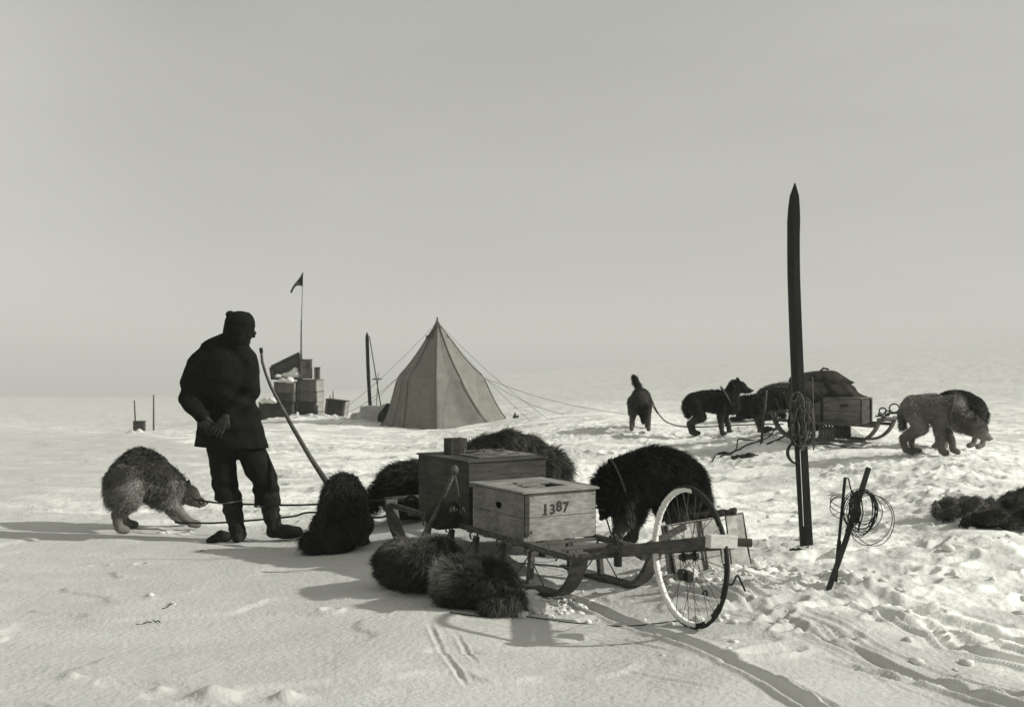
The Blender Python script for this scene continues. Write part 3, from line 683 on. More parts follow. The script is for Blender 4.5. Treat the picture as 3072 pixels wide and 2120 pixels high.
# bundle of dog harness hung on the ski
cen = P(2400, 1262, 7.36); ht = thing('dog_harness', cen-up*.1, 'x', 'harness'); me = blob([((-.02, -.01, .10), .03, (-.01, -.02, -.06), .042), ((.02, -.02, .12), .028, (.02, -.02, -.05), .034)], .008, 3, wr=lambda c: n3(c, 40, 1)*.008)
put('padded_collar', me, M['harness'], ht, (0, 0, .1)); hb = MB(); R = random.Random(4)
for k in range(22):
    w = R.uniform(.02, .055); h = R.uniform(.08, .17); off = Vector((R.uniform(-.035, .03), R.uniform(-.05, .0), R.uniform(-.03, .02)))
    hb.tube([cen+off+Vector((w*math.sin(a)+.01*math.sin(3*a+k), .02*math.cos(2*a+k)-.03, h*math.cos(a)-.02*abs(math.sin(a)))) for a in np.linspace(0, 6.283, 22)], R.uniform(.006, .011), 5, flat=(.45, (0, 1, 0)))
for k in range(3):
    hb.tube([cen+Vector((-.02-.06*math.sin(a)*(1+.1*k), -.03, -.13-.07*(1-math.cos(a)))) for a in np.linspace(0, 3.3, 14)], .006, 5)
hb.build('straps', M['harness'], ht); o = ht; tag(o, 'bundle of dark dog harness straps hung around the upright ski', 'harness')
b = MB(); b.tube([P(2437, 1130, 7.36), P(2439, 1230, 7.35), P(2445, 1300, 7.35), P(2440, 1350, 7.35)], .005, 5); b.tube([P(2393, 1185, 7.3), P(2382, 1235, 7.29)], .006, 5); tag(b.build('cord', M['rope'], None, smooth=True), 'pale cord hanging down the right edge of the upright ski', 'cord')
# small droppings by the ski foot
for px, py, s in [(2379, 1666, .016), (2396, 1671, .018), (2424, 1669, .009), (2465, 1680, .014)]:
    d = 7.15; p = GP(px, d, .008); me = blob([((-s*1.1, 0, 0), s*.45, (s, .004, 0), s*.3), ((0, 0, .004), s*.5, (.004, 0, .006), s*.4)], .003, 1)
    o = put('dropping', me, M['darkcloth'], None, p); tag(o, {2379: 'leftmost small dark dropping below the upright ski', 2396: 'largest small dropping just below the upright ski foot', 2424: 'tiniest dark speck of dropping below the ski', 2465: 'dark dropping on snow between the ski and the crossed stakes'}[px], 'dropping', 'dark droppings near the upright ski')

# ================================================================== CROSSED STAKES WITH WIRE
t = thing('wooden_stake', P(2478, 1764, 6.15), 'thick dark stake leaning right, the taller of the crossed pair holding wire', 'stake', 'crossed stakes')
b = MB(); b.bar(P(2474, 1800, 6.12), P(2541, 1610, 6.16), .026, .022, (0, -1, 0)); b.bar(P(2538, 1618, 6.16), P(2606, 1402, 6.22), .026, .020, (0, -1, 0)); b.build('shaft', M['ski'], t, .002)
t = thing('wooden_stake', P(2505, 1738, 6.22), 'thin dark stake standing nearly upright, the shorter of the crossed pair', 'stake', 'crossed stakes')
b = MB(); b.bar(P(2503, 1770, 6.24), P(2518, 1620, 6.2), .020, .016, (0, -1, 0)); b.bar(P(2517, 1622, 6.2), P(2535, 1432, 6.2), .014, .014, (0, -1, 0)); b.build('shaft', M['ski'], t, .002)
cb = MB(); R = random.Random(12); hub = P(2562, 1486, 6.12)
for k in range(17):
    rx = R.uniform(.065, .105); rz = R.uniform(.08, .125); cx = R.uniform(.02, .085); tlt = R.uniform(-.3, .25)
    cz = -rz*R.uniform(.8, 1.05)+.02; dy = R.uniform(-.04, .03)
    if k > 14: rx, rz, cx, cz = .115, .135, .07+.02*(k-15), -.125
    if k < 3: rx, rz, cx, cz, tlt = .075, .035+.01*k, -.055, -.03-.02*k, -.3
    pts = []
    for a in np.linspace(0, 6.4, 34):
        x = rx*math.sin(a); z = rz*math.cos(a); pts.append(hub+Vector((cx+x*math.cos(tlt)-z*math.sin(tlt), dy+.02*math.sin(a*2+k), cz+x*math.sin(tlt)+z*math.cos(tlt))))
    cb.tube(pts, .0023, 5)
for k in range(14):
    x = R.uniform(-.035, .03); cb.tube([hub+Vector((x, -.03, R.uniform(0, .03))), hub+Vector((x+R.uniform(-.02, .02), -.045, -.09)), hub+Vector((x-.02+R.uniform(-.02, .02), -.02, R.uniform(-.2, -.14)))], .004, 5)
cb.tube([P(2535, 1432, 6.18), P(2546, 1436, 6.17), P(2551, 1460, 6.15), hub+Vector((-.01, 0, .01)), hub], .004, 5)
o = cb.build('wire_coil', M['roped'], None, smooth=True); tag(o, 'tangled coil of dark wire loops hung on the crossed stakes', 'wire coil')

# ================================================================== TENT
def tent():
    base = P(1322, 1277, 24); base.z = gz(base.x, 24)
    t = thing('pyramid_tent', base, 'pale canvas pole tent with flared skirt and guy ropes', 'tent')
    k = 24/F; cx = base.x
    angs = [172, 214, 262, 318, 356, 45, 90, 135]
    bx = [-1.27, -.70, .0, 1.22, 1.56, .9, .0, -.9]; by = [-.1, -1.0, -1.36, -1.02, .0, .95, 1.3, 1.0]
    ex = [-.93, -.64, -.04, .46, .93, .62, .02, -.62]; ey = [.05, -.62, -.93, -.72, .0, .62, .9, .66]
    zb, ze, za = 0., .98, 2.15
    def ridge(i, s):  # s 0..1 base->eave, 1..2 eave->apex
        if s <= 1:
            q = s**.62
            r = (bx[i]+(ex[i]*.985-bx[i])*q, by[i]+(ey[i]*.985-by[i])*q); return (r[0], r[1], zb+(ze-zb)*s)
        u = s-1; q = 1-u; q2 = q*(1-.10*math.sin(math.pi*u)); ax_ = -.07
        return (ax_+(ex[i]-ax_)*q2, ey[i]*q2, ze+(za-ze)*u)
    n = 8; sub = 14; rows = 44; vs = []; fs = []
    for j in range(rows+1):
        s = 2*j/rows*.995
        for i in range(n):
            a = ridge(i, s); c = ridge((i+1) % n, s)
            for q in range(sub):
                u = q/sub; sag = 1-.045*math.sin(math.pi*u)*min(1, (2-s)*1.5)
                p = [(a[0]*(1-u)+c[0]*u), (a[1]*(1-u)+c[1]*u), a[2]*(1-u)+c[2]*u]
                w = (.022*float(vn(i*7+u*4, s*3.2, 2))+.010*float(vn(i*5+u*9+s*3, s*9, 1)))*min(1, (2-s)*1.5)
                vs.append((base.x+p[0]*(sag+w), base.y+p[1]*(sag+w), base.z+p[2]-.03*(s < .01)))
    m_ = n*sub
    for j in range(rows):
        for k2 in range(m_): a = j*m_+k2; b_ = j*m_+(k2+1) % m_; fs.append((a, b_, b_+m_, a+m_))
    b = MB(); b.add(vs, fs); o = b.build('canvas', M['canvas'], t, smooth=True)
    for i in range(5):
        b = MB(); b.tube([base+Vector(ridge(i, s))*1.0+Vector((0, -.012, 0)) for s in np.linspace(0.02, 1.97, 16)], .012 if i == 2 else .008, 5); b.build('seam', M['seam'], t, smooth=True)
    b = MB(); b.tube([base+Vector((ridge(0, s)[0]*.5+ridge(1, s)[0]*.5, ridge(0, s)[1]*.5+ridge(1, s)[1]*.5-.02, ridge(0, s)[2])) for s in np.linspace(0.02, 1.0, 8)], .006, 5); b.build('seam', M['seam'], t, smooth=True)
    ap = base+Vector((-.07, 0, 2.15))
    b = MB(); b.tube([ap-up*.35, ap-up*.16, ap+up*.06], [.23, .11, .01], 12, cap=False)
    for s in (-1, 1): b.box(ap+Vector((s*.19, -.03, -.31)), (.09, .04, .07))
    b.build('vent_cap', M['seam'], t)
    b = MB(); b.tube([ap-up*.1, ap+up*.10], .018, 8); b.build('pole_tip', M['darkwood'], t, smooth=True)
    gp = lambda px, py, d: P(px, py, d)
    for a, c in [(ap, gp(1000, 1180, 25)), (ap, gp(1600, 1140, 20.)), (ap, gp(1640, 1255, 22)), (base+Vector(ridge(4, 1)), gp(1880, 1222, 20.5)), (base+Vector(ridge(4, 1)), gp(1690, 1268, 22.5)),
                 (base+Vector(ridge(0, 1)), gp(990, 1235, 24.5)), (base+Vector(ridge(0, 1)), gp(1010, 1258, 23.5))]:
        c = Vector((c.x, c.y, gz(c.x, c.y))); b = MB(); b.tube([a.lerp(c, u)-up*.10*math.sin(math.pi*u) for u in np.linspace(0, 1, 9)], .0038, 4); b.build('guy_rope', M['rope'], t)
    p = P(1540, 1250, 23.6); p.z = gz(p.x, 23.6); b = MB(); b.bar(p-up*.05, p+Vector((.04, 0, .12)), .04, .04); b.box(p+Vector((.05, 0, .04)), (.12, .05, .05)); b.build('peg', M['darkwood'], t)
tent()
p = GP(1158, 24.6, .0)
me = blob([((-.05, 0, .1), .13, (.05, 0, .12), .12), ((.02, 0, .2), .10, (.06, 0, .33), .08), ((-.1, 0, .05), .08, (0, 0, .06), .08)], .03, 3, wr=lambda c: n3(c, 9, 1)*.04)
tag(put('dark_sack', me, M['darkcloth'], None, p), 'dark lumpy sack behind the left edge of the tent', 'sack')

# ================================================================== CACHE OF CRATES
K26 = 26/F
def cachebox(x0, x1, y0, y1, label, d=26.0, dep=.42, yaw=-.22, m='cratedark', name='wooden_crate', roll=0, lidsnow=False, zoff=0):
    z0 = H-(y1-CY)/F*d; z1 = H-(y0-CY)/F*d; w = (x1-x0)*K26; ax = frame(yaw)
    if roll:
        Rm = Matrix.Rotation(roll, 3, 'Y'); ax = tuple(Rm @ a for a in ax)
    c = Vector((((x0+x1)/2-CX)/F*d, d, z0))+ax[1]*dep/2
    t = crate(c, (w*.97, dep, (z1-z0)*.97), ax, label, 'stacked crates of the supply cache', M[m], M['cratelight'], lid=(z1-z0) > .12, battens=False, name=name)  # sunlit right side painted in: end boards get paler wood than the fronts
    fy = -dep/2-.012
    for s in (-1, 1): b = MB(); b.box(c+ax[0]*s*(w*.97/2-.03)+ax[1]*fy+ax[2]*(z1-z0)*.48, (.04, .018, (z1-z0)*.9), ax); b.build('batten', M['cratemid'], t)
    return t, c, ax
Y0 = .30
B = [(818,886,1146,1180,'top left crate of the cache, under the snowy sloping box','cratemid'),(888,952,1139,1175,'top right closed crate of the cache under the tall tin','cratemid'),
 (816,886,1179,1206,'second crate down on the left of the cache','cratedark'),(888,954,1174,1206,'second crate down on the right of the cache','cratemid'),
 (886,952,1205,1236,'third crate down on the right of the cache','cratedark'),(892,952,1235,1266,'bottom crate on the right of the cache beside the snow gap','cratedark')]
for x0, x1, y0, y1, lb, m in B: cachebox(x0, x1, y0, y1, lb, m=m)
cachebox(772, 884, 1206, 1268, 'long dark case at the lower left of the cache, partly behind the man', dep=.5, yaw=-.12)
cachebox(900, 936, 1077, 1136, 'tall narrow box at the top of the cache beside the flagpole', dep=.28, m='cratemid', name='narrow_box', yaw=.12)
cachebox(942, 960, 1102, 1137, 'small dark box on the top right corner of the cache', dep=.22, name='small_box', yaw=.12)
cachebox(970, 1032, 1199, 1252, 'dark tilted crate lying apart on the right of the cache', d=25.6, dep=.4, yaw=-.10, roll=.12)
# sloping open box with snow inside
c = P(861, 1138, 26); b = MB()
prof = [(-.32, 0), (-.36, .27), (-.20, .34), (.10, .52), (.28, .58), (.30, 0)]
vs = [c+Vector((x, -.02, z)) for x, z in prof]+[c+Vector((x, .30, z)) for x, z in prof]
t = thing('sloping_box', c, 'sloping dark chest with snow caught in its open side on top of the cache', 'chest')
b.add([c+Vector((x, y, z)) for x, z in prof for y in (.02, .34)], [(0, 2, 4, 6, 8, 10), (1, 11, 9, 7, 5, 3), (0, 1, 3, 2), (2, 3, 5, 4), (4, 5, 7, 6), (6, 7, 9, 8), (8, 9, 11, 10), (0, 10, 11, 1)]); b.build('chest_body', M['cratedark'], t)
b = MB(); b.bar(c+Vector((-.36, .0, .29)), c+Vector((.28, .0, .60)), .05, .05); b.bar(c+Vector((-.34, 0, .02)), c+Vector((.30, 0, .02)), .05, .05); b.bar(c+Vector((-.33, 0, 0)), c+Vector((-.37, 0, .28)), .06, .05, (0, 1, 0)); b.build('frame', M['cratedark'], t)
me = blob([((-.22, .05, .05), .045, (.2, .05, .12), .07), ((-.1, .05, .04), .045, (.25, .05, .08), .05), ((0, .05, .10), .06, (.18, .05, .2), .05)], .015, 1, wr=lambda q: n3(q, 9, 1)*.04+n3(q, 26, 2)*.02)
put('caught_snow', me, M['snowlump'], t)
me = blob([((-.1, 0, .04), .05, (.14, 0, .04), .06), ((.1, 0, .06), .06, (.14, 0, .06), .05)], .015, 1, wr=lambda q: n3(q, 9, 1)*.03+n3(q, 26, 2)*.02)
tag(put('snow_lump', me, M['snowlump'], None, P(855, 1146, 25.9)), 'small lump of snow on the top left crate of the cache', 'snow')
me = blob([((-.12, 0, .04), .06, (.12, 0, .06), .08)], .015, 1, wr=lambda q: n3(q, 9, 1)*.04+n3(q, 26, 2)*.02); tag(put('snow_lump', me, M['snowlump'], None, P(805, 1207, 25.7)), 'lump of snow on the long dark case at the left of the cache', 'snow')
me = blob([((0, 0, .02), .05, (.03, 0, .22), .025), ((.0, 0, .0), .06, (0, 0, .1), .04)], .015, 1, wr=lambda q: n3(q, 9, 1)*.03+n3(q, 26, 2)*.02); tag(put('snow_lump', me, M['snowlump'], None, P(889, 1266, 25.5)), 'sliver of snow in the gap between the bottom crates of the cache', 'snow')
# flag
fp = P(903, 1080, 26.2); t = thing('flagpole', fp, 'thin pole rising from the crate cache', 'flagpole')
b = MB(); b.tube([fp-up*.2, P(904, 960, 26.2)], [.020, .016], 6); b.tube([P(904, 975, 26.2), P(909, 815, 26.2)], [.010, .006], 6); b.build('pole', M['darkwood'], t, smooth=True)
b = MB(); b.tube([fp-up*.06, fp+up*.03], .05, 8); b.box(fp+Vector((-.05, 0, .03)), (.08, .05, .05)); b.build('pole_lashing', M['rope'], t)
N = 8; vs = []; fs = []
A0, A1, B0, B1 = P(909, 816, 26.2), P(907, 859, 26.2), P(870, 874, 26.2), P(873, 884, 26.2)
for i in range(N+1):
    u = i/N
    for j in range(5):
        v = j/4; top = A0.lerp(B0, u); bot = A1.lerp(B1, u)+Vector((0, 0, .10*math.sin(math.pi*u*.9))); vs.append(top.lerp(bot, v)+Vector((0, .05*math.sin(u*7+v), 0)))
for i in range(N):
    for j in range(4): a = i*5+j; fs.append((a, a+1, a+6, a+5))
b = MB(); b.add(vs, fs); o = b.build('flag', M['darkcloth'], t); so = o.modifiers.new('s', 'SOLIDIFY'); so.thickness = .008

# ================================================================== SKI AND POLES BY THE TENT
gd = lambda px, d: Vector(((px-CX)/F*d, d, gz((px-CX)/F*d, d)))
s0 = P(1112, 1240, 25.2); ski(s0, P(1101, 996, 25.2), .075, .075, .03, 'dark ski standing in the snow between the cache and the tent', group='skis standing by the tent')
def stick(name, a, c, r, label, cat, m='darkwood', basket=None, group=None):
    a = Vector(a); c = Vector(c); t = thing(name, a, label, cat, group); b = MB(); b.tube([a-(c-a).normalized()*.1, a.lerp(c, .5), c], [r, r*.95, r*.8], 6); b.build('shaft', M[m], t, smooth=True)
    if basket:
        for u in basket:
            q = a.lerp(c, u); b = MB(); b.tube(ringpts(q, (c-a), (1, 0, 0), .09, .09, 14), .008, 5); b.bar(q-Vector((.09, 0, 0)), q+Vector((.09, 0, 0)), .012, .012); b.build('basket', M['darkwood'], t)
    return t
stick('ski_pole', P(1146, 1238, 25.3), P(1108, 1008, 25.3), .014, 'thin ski pole leaning beside the far dark ski', 'ski pole', basket=(.44,))
stick('ski_pole', P(1128, 1240, 25.6), P(1135, 1118, 25.6), .010, 'short thin pole standing behind the far leaning ski pole', 'ski pole', basket=(.85,))
stick('thin_stick', P(999, 1204, 25.9), P(999, 1172, 25.9), .012, 'taller of two thin sticks behind the tilted cache crate', 'stick'); stick('thin_stick', P(990, 1206, 25.9), P(990, 1184, 25.9), .012, 'shorter of two thin sticks behind the tilted cache crate', 'stick')
# block of cut snow
me = blob([('b', (0, 0, .10), (.34, .2, .20), None), ('b', (.28, .05, .14), (.16, .16, .2), None), ('b', (-.35, 0, .02), (.2, .15, .12), None)], .03, 4, wr=lambda q: n3(q, 6, 1)*.02)
tag(put('snow_block', me, M['icy'], None, GP(1130, 24.9, -.06)), 'grey block of cut snow at the foot of the far ski', 'snow block')
# marker stakes and box at far left
stick('marker_stake', P(461, 1293, 27.5), P(461, 1184, 27.5), .02, 'dark marker stake standing alone far left of the man', 'stake'); stick('marker_stake', P(406, 1268, 27.6), P(403, 1200, 27.6), .018, 'thin marker stake rising behind the small far left box', 'stake')
q = P(418, 1304, 27.4); K27 = 27.4/F
t = crate(q, (32*K27, .25, 40*K27), frame(.15), 'small dark box standing on edge in snow at far left', None, M['cratedark'], battens=False, name='small_box')

# ================================================================== FAR SLEDGE
O2 = P(2552, 1332, 12.6); U2 = nrm((-.80, .60, 0)); V2 = nrm((.60, .80, 0)); gz2 = .375
def S2(a, b, c): return Vector((O2.x, O2.y, 0))+U2*a+V2*b+up*(gz2+c)
sledge(S2, O2, U2, V2, 0, .60, .5, .19, 'loaded sledge standing farther back between the ski and the pale dog')
ax2 = (-U2, V2, up)
t = crate(S2(.22, .25, .20), (.60, .34, .275), ax2, 'grey brown crate strapped on the far sledge', None, M['cratemid'], M['cratedark'])
b = MB(); cc = S2(.22, .25, .20); b.box(cc-U2*-.14-V2*.173+up*.14, (.03, .008, .28), ax2); b.box(cc+U2*.0-V2*.173+up*.2-U2*.12, (.09, .006, .03), ax2); b.build('strap', M['darkcloth'], t)
me = blob([((-.30, 0, .03), .11, (.20, 0, .03), .10), ((.1, 0, .03), .10, (.38, 0, -.03), .06), ((-.35, 0, .08), .11, (.1, .05, .12), .08), ((-.38, 0, -.12), .12, (-.38, 0, .05), .12)], .02, 5, wr=lambda c: n3(c, 12, 1)*.03)
o = put('blanket', me, M['darkcloth'], None, P(2492, 1188, 12.95)); tag(o, 'dark rumpled blankets heaped on the crate of the far sledge', 'blanket')
me = blob([((-.24, 0, .0), .10, (.08, 0, .01), .115), ((.08, 0, .01), .115, (.27, 0, -.02), .04), ((.2, 0, -.01), .05, (.35, 0, -.02), .012), ((-.24, 0, 0), .10, (-.33, 0, 0), .07)], .018, 4, wr=lambda c: n3(c, 10, 2)*.012)
o = put('duffel_bag', me, M['darkcloth'], None, P(2472, 1142, 13.0)); tag(o, 'dark spindle shaped bag lying on top of the far sledge load', 'bag')
b = MB()
b.tube([P(2462, 1112, 12.85), P(2470, 1104, 12.85), P(2486, 1108, 12.85)], .012, 6); b.build('strap', M['darkcloth'], o)
me = blob([((0, 0, .1), .12, (0, 0, .5), .16), ((.05, 0, .2), .12, (.1, 0, .42), .15)], .02, 4, wr=lambda c: n3(c, 12, 1)*.02)
o = put('dark_sack', me, M['darkcloth'], None, P(2440, 1292, 13.3)); tag(o, 'dark upright sack at the front of the far sledge behind the ski', 'sack')
R = random.Random(9)
for k, (px, py, r) in enumerate([(2683, 1224, .05), (2648, 1232, .035), (2662, 1238, .025)]):
    b = MB(); b.tube(ringpts(P(px, py, 13.3), (.2, 1, .1), (0, 0, 1), r, r*1.1, 18), .009, 6); b.tube([P(px-22, py+16, 13.3), P(px+20, py+14, 13.3)], .010, 6)
    tag(b.build('strap_loop', M['roped'], None, smooth=True), ['large strap loop standing up right of the far crate', 'small strap loop touching the end of the far crate', 'lowest tiny strap loop between the far crate and the pale dog'][k], 'strap')
b = MB(); b.bar(P(2636, 1240, 13.2), P(2672, 1262, 13.1), .05, .02); o = b.build('wooden_board', M['sledwood']); tag(o, 'short wooden board jutting from the rear of the far sledge', 'board')
stick('ski_pole', P(2285, 1316, 13.2), P(2300, 1170, 13.2), .016, 'dark stick leaning by the brown dog left of the ski', 'ski pole')
def grope(name, pxs, r, label, m='roped', cat='rope', group=None):
    rope(name, [GP(px, d, h) for px, d, h in pxs], r, label, m, cat, group=group)
grope('trace_rope', [(2135, 12.6, .01), (2150, 12.9, .02), (2175, 12.9, .015), (2210, 13, .02), (2245, 13.2, .02), (2290, 13.2, .03)], .009, 'rope trailing on the snow below the standing black dog')
grope('trace_rope', [(2160, 12.8, .01), (2205, 13.0, .02), (2215, 13.4, .04), (2240, 13.5, .02), (2300, 13.4, .02), (2330, 13.6, .12), (2338, 13.6, .28), (2325, 13.6, .45)], .008, 'rope rising from the snow to the brown dog left of the ski')
grope('trace_rope', [(2300, 13.1, .01), (2345, 13.2, .03), (2365, 13.2, .10), (2380, 13.1, .2)], .010, 'short curved strap hanging under the brown dog')
grope('trace_rope', [(2440, 12.7, .01), (2470, 12.8, .02), (2500, 12.6, .03), (2540, 12.5, .02)], .008, 'rope lying under the front of the far sledge')
rope('dog_chain', [P(1957, 1203, 15.2), P(1972, 1235, 15.15), P(1995, 1262, 15.1), P(2030, 1276, 15.0), P(2080, 1281, 14.9), P(2140, 1279, 14.85), P(2230, 1274, 14.8), P(2300, 1272, 14.5), P(2350, 1272, 14)], .008, 'chain sagging from the far front facing dog to the sledge', cat='chain')
rope('dog_chain', [P(1957, 1215, 15.2), P(1973, 1241, 15.15)], .006, 'second short strand joining the far front facing dog to its chain', cat='chain')
for px, d, s, lb in [(2172, 13.0, .045, 'leftmost dark lump on snow before the standing black dog'), (2215, 12.6, .05, 'middle dark lump on snow left of the ski'), (2250, 12.5, .07, 'widest dark lump on snow left of the ski'), (2305, 14.2, .08, 'dark lump on snow under the brown dog')]:
    me = blob([((-s*1.3, 0, 0), s*.4, (s*1.2, 0, 0), s*.35), ((-.2*s, 0, .2*s), s*.5, (s*.4, 0, .1*s), s*.5)], .012, 2, wr=lambda c: n3(c, 30, 1)*.006)
    tag(put('rag', me, M['darkcloth'], None, GP(px, d, .01)), lb, 'rag', 'dark scraps on the snow')

# ================================================================== DOGS
def place(name, px, d, yaw, label, scale=1, dz=0.0, group='sled dogs'):
    p = GP(px, d, dz); t = thing(name, p, label, 'dog', group, yaw); t.scale = (1, 1, 1); return t
black = dict(back=.012, belly=.012, head=.012, muzzle=.02, leg=.03, thigh=.014, tail=.012)
def mk(t, q, geo, n, flow, seed, eyes=True, wid=.0035, colfn=None, tipmul=1.5, lift=.8, voxel=.013, lenmul=1.15, s=1.0):
    if s != 1.0: q = tr(q, (0, 0, 0), s)
    furry(t, q, n, flow, seed, colfn, wid, tipmul, voxel, lift, lenmul=lenmul)
    h, f, u, sd = geo
    if eyes is not None: finish_dog(t, h*s, f, u, sd, eyes)
flowB = lambda p: np.stack([-np.ones(len(p)), .5*p[:, 1], -.65*np.ones(len(p))], 1)

# 1 grey dog on the left, back arched, head low
col = dict(back=.08, belly=.15, head=.06, muzzle=.20, leg=.17, thigh=.20, tail=.18, neck=.07, chest=.09, ear=.02)
tl = [(-.22, 0, .46, .06), (-.27, .0, .38, .055), (-.275, 0, .28, .05), (-.25, 0, .2, .03)]
fl_ = [[(.14, .08, .33, .075), (.13, .10, .22, .05), (.22, .10, .08, .034), (.27, .10, .035, .034), (.32, .10, .028, .033)], [(.14, -.08, .32, .075), (.12, -.10, .22, .055), (.23, -.11, .10, .036), (.29, -.11, .04, .034), (.34, -.11, .028, .034)]]
hl_ = [[(-.15, .08, .38, .13), (-.08, .12, .25, .08), (-.17, .13, .14, .038), (-.13, .13, .045, .032), (-.07, .13, .028, .034)], [(-.19, -.08, .38, .13), (-.18, -.12, .24, .085), (-.27, -.12, .15, .038), (-.25, -.12, .045, .034), (-.20, -.12, .03, .034)]]
q, *geo = dog_parts([(-.16, .40, .145), (-.07, .48, .145), (.02, .43, .15), (.10, .34, .14)], (.29, 0, .25), (.93, -.05, -.32), fl_, hl_, tl, col, L=.05, neck_r=.095)
t = place('sled_dog', 446, 9.1, math.radians(33), 'grey shaggy sled dog arching its back and lowering its head, left of the man')
def c1f(p, c):
    return np.where(p[:, 2] > .36+.1*n3(p, 6, 1), c*.55, c)*(1+.5*n3(p, 9, 2))
mk(t, q, geo, 26000, flowB, 1, wid=.0038, colfn=c1f, s=1.04, lift=.7, lenmul=.9)
harness(t, [ringpts((.185, 0, .30), (.85, 0, -.5), (0, 0, 1), .118, .112)], r=.010)

# 2 dark dog sitting between the man and the sledge
col = dict(back=.016, belly=.025, head=.014, muzzle=.03, leg=.07, thigh=.03, tail=.014, chest=.03)
fl_ = [[(.10, s*.07, .26, .07), (.13, s*.085, .17, .045), (.15, s*.09, .09, .034), (.155, s*.09, .04, .032), (.20, s*.09, .028, .034)] for s in (-1, 1)]
hl_ = [[(-.10, s*.09, .16, .11), (.04, s*.14, .17, .075), (-.03, s*.15, .06, .038), (.03, s*.15, .035, .032), (.08, s*.15, .03, .034)] for s in (-1, 1)]
tl = [(-.18, .05, .09, .05), (-.20, .14, .06, .05), (-.17, .20, .055, .045), (-.12, .24, .05, .03)]
q, *geo = dog_parts([(-.11, .16, .155), (-.06, .26, .16), (.0, .345, .15)], (.10, 0, .40), (.85, 0, -.5), fl_, hl_, tl, col, L=.05, neck_r=.125, hs=1.35)
t = place('sled_dog', 1030, 7.98, math.radians(80), 'dark shaggy sled dog sitting hunched between the man and the sledge')
mk(t, q, geo, 30000, flowB, 2, wid=.0035, s=.94)

# 3 black dog right of the crate, head hanging
col = dict(back=.009, belly=.010, head=.012, muzzle=.028, leg=.11, thigh=.014, tail=.010, neck=.010, chest=.012)
fl_ = [fore(.23, .085, .34, .27, .09, 1.15), fore(.13, -.085, .34, .12, -.10, 1.15)]; hl_ = [hind(-.20, .08, .38, -.18), hind(-.15, -.09, .38, -.08)]
tl = [(-.27, 0, .42, .05), (-.31, 0, .34, .045), (-.31, 0, .27, .04), (-.30, 0, .2, .03)]
q, *geo = dog_parts([(-.19, .42, .145), (-.07, .485, .15), (.07, .48, .155), (.18, .42, .15)], (.32, 0, .37), (.32, 0, -.95), fl_, hl_, tl, col, L=.055, neck_r=.115, hs=1.08)
t = place('sled_dog', 1966, 7.45, math.radians(188), 'big black sled dog standing with hanging head behind the wheel')
mk(t, q, geo, 38000, flowB, 3, wid=.0035)
harness(t, [ringpts((.24, 0, .40), (.9, 0, -.3), (0, 0, 1), .185, .155), [(.33, .03, .20), (.31, .05, .12), (.28, .05, .05), (.26, .04, .02)]], r=.009)
b = MB(); b.tube([geo[0]+geo[1]*.02+v_ for v_ in [Vector((.08*math.cos(a)*.9, .075*math.sin(a), -.02)) for a in np.linspace(0, 6.283, 16)]], .007, 6); b.tube(ringpts(geo[0]+geo[1]*.12, geo[1], (0, 1, 0), .047, .047, 14), .006, 6); localbuild(b, 'muzzle_strap', M['rope'], t)

# 4 brown dog behind the sledge
col = dict(back=.055, belly=.05, head=.05, muzzle=.08, leg=.10, thigh=.06, tail=.05)
def c4(p, c): return c*(1+.6*n3(p, 7, 1))*np.where(p[:, 0] < -.12, .8, 1.1)
q, *geo = dog_parts([(-.24, .36, .13), (-.12, .44, .145), (.04, .475, .15), (.20, .44, .14)], (.40, 0, .36), (.6, 0, -.8), [fore(.20, .09, .38), fore(.18, -.09, .38)], [hind(-.24, .08, .36), hind(-.26, -.09, .36)], [(-.33, 0, .42, .06), (-.40, 0, .33, .055), (-.40, 0, .2, .04)], col, L=.06)
t = place('sled_dog', 1535, 8.55, math.radians(200), 'shaggy grey brown sled dog standing behind the large dark crate')
mk(t, q, geo, 26000, flowB, 4, wid=.004, colfn=c4)

# 5 black dog behind the sledge front
col = dict(black); 
fl_ = [[(.14, s*.08, .20, .07), (.12, s*.10, .10, .05), (.22, s*.10, .035, .034), (.27, s*.1, .03, .032), (.31, s*.1, .028, .033)] for s in (-1, 1)]
hl_ = [[(-.22, s*.10, .17, .11), (-.10, s*.15, .12, .07), (-.20, s*.16, .04, .036), (-.12, s*.16, .035, .032), (-.06, s*.16, .03, .034)] for s in (-1, 1)]
q, *geo = dog_parts([(-.22, .25, .15), (-.08, .28, .155), (.10, .27, .15)], (.30, 0, .33), (.9, 0, -.3), fl_, hl_, [(-.34, 0, .22, .06), (-.42, .05, .12, .05), (-.40, .12, .06, .04)], col, L=.05)
t = place('sled_dog', 1272, 8.9, math.radians(10), 'black sled dog lying behind the front of the near sledge')
mk(t, q, geo, 18000, flowB, 5)

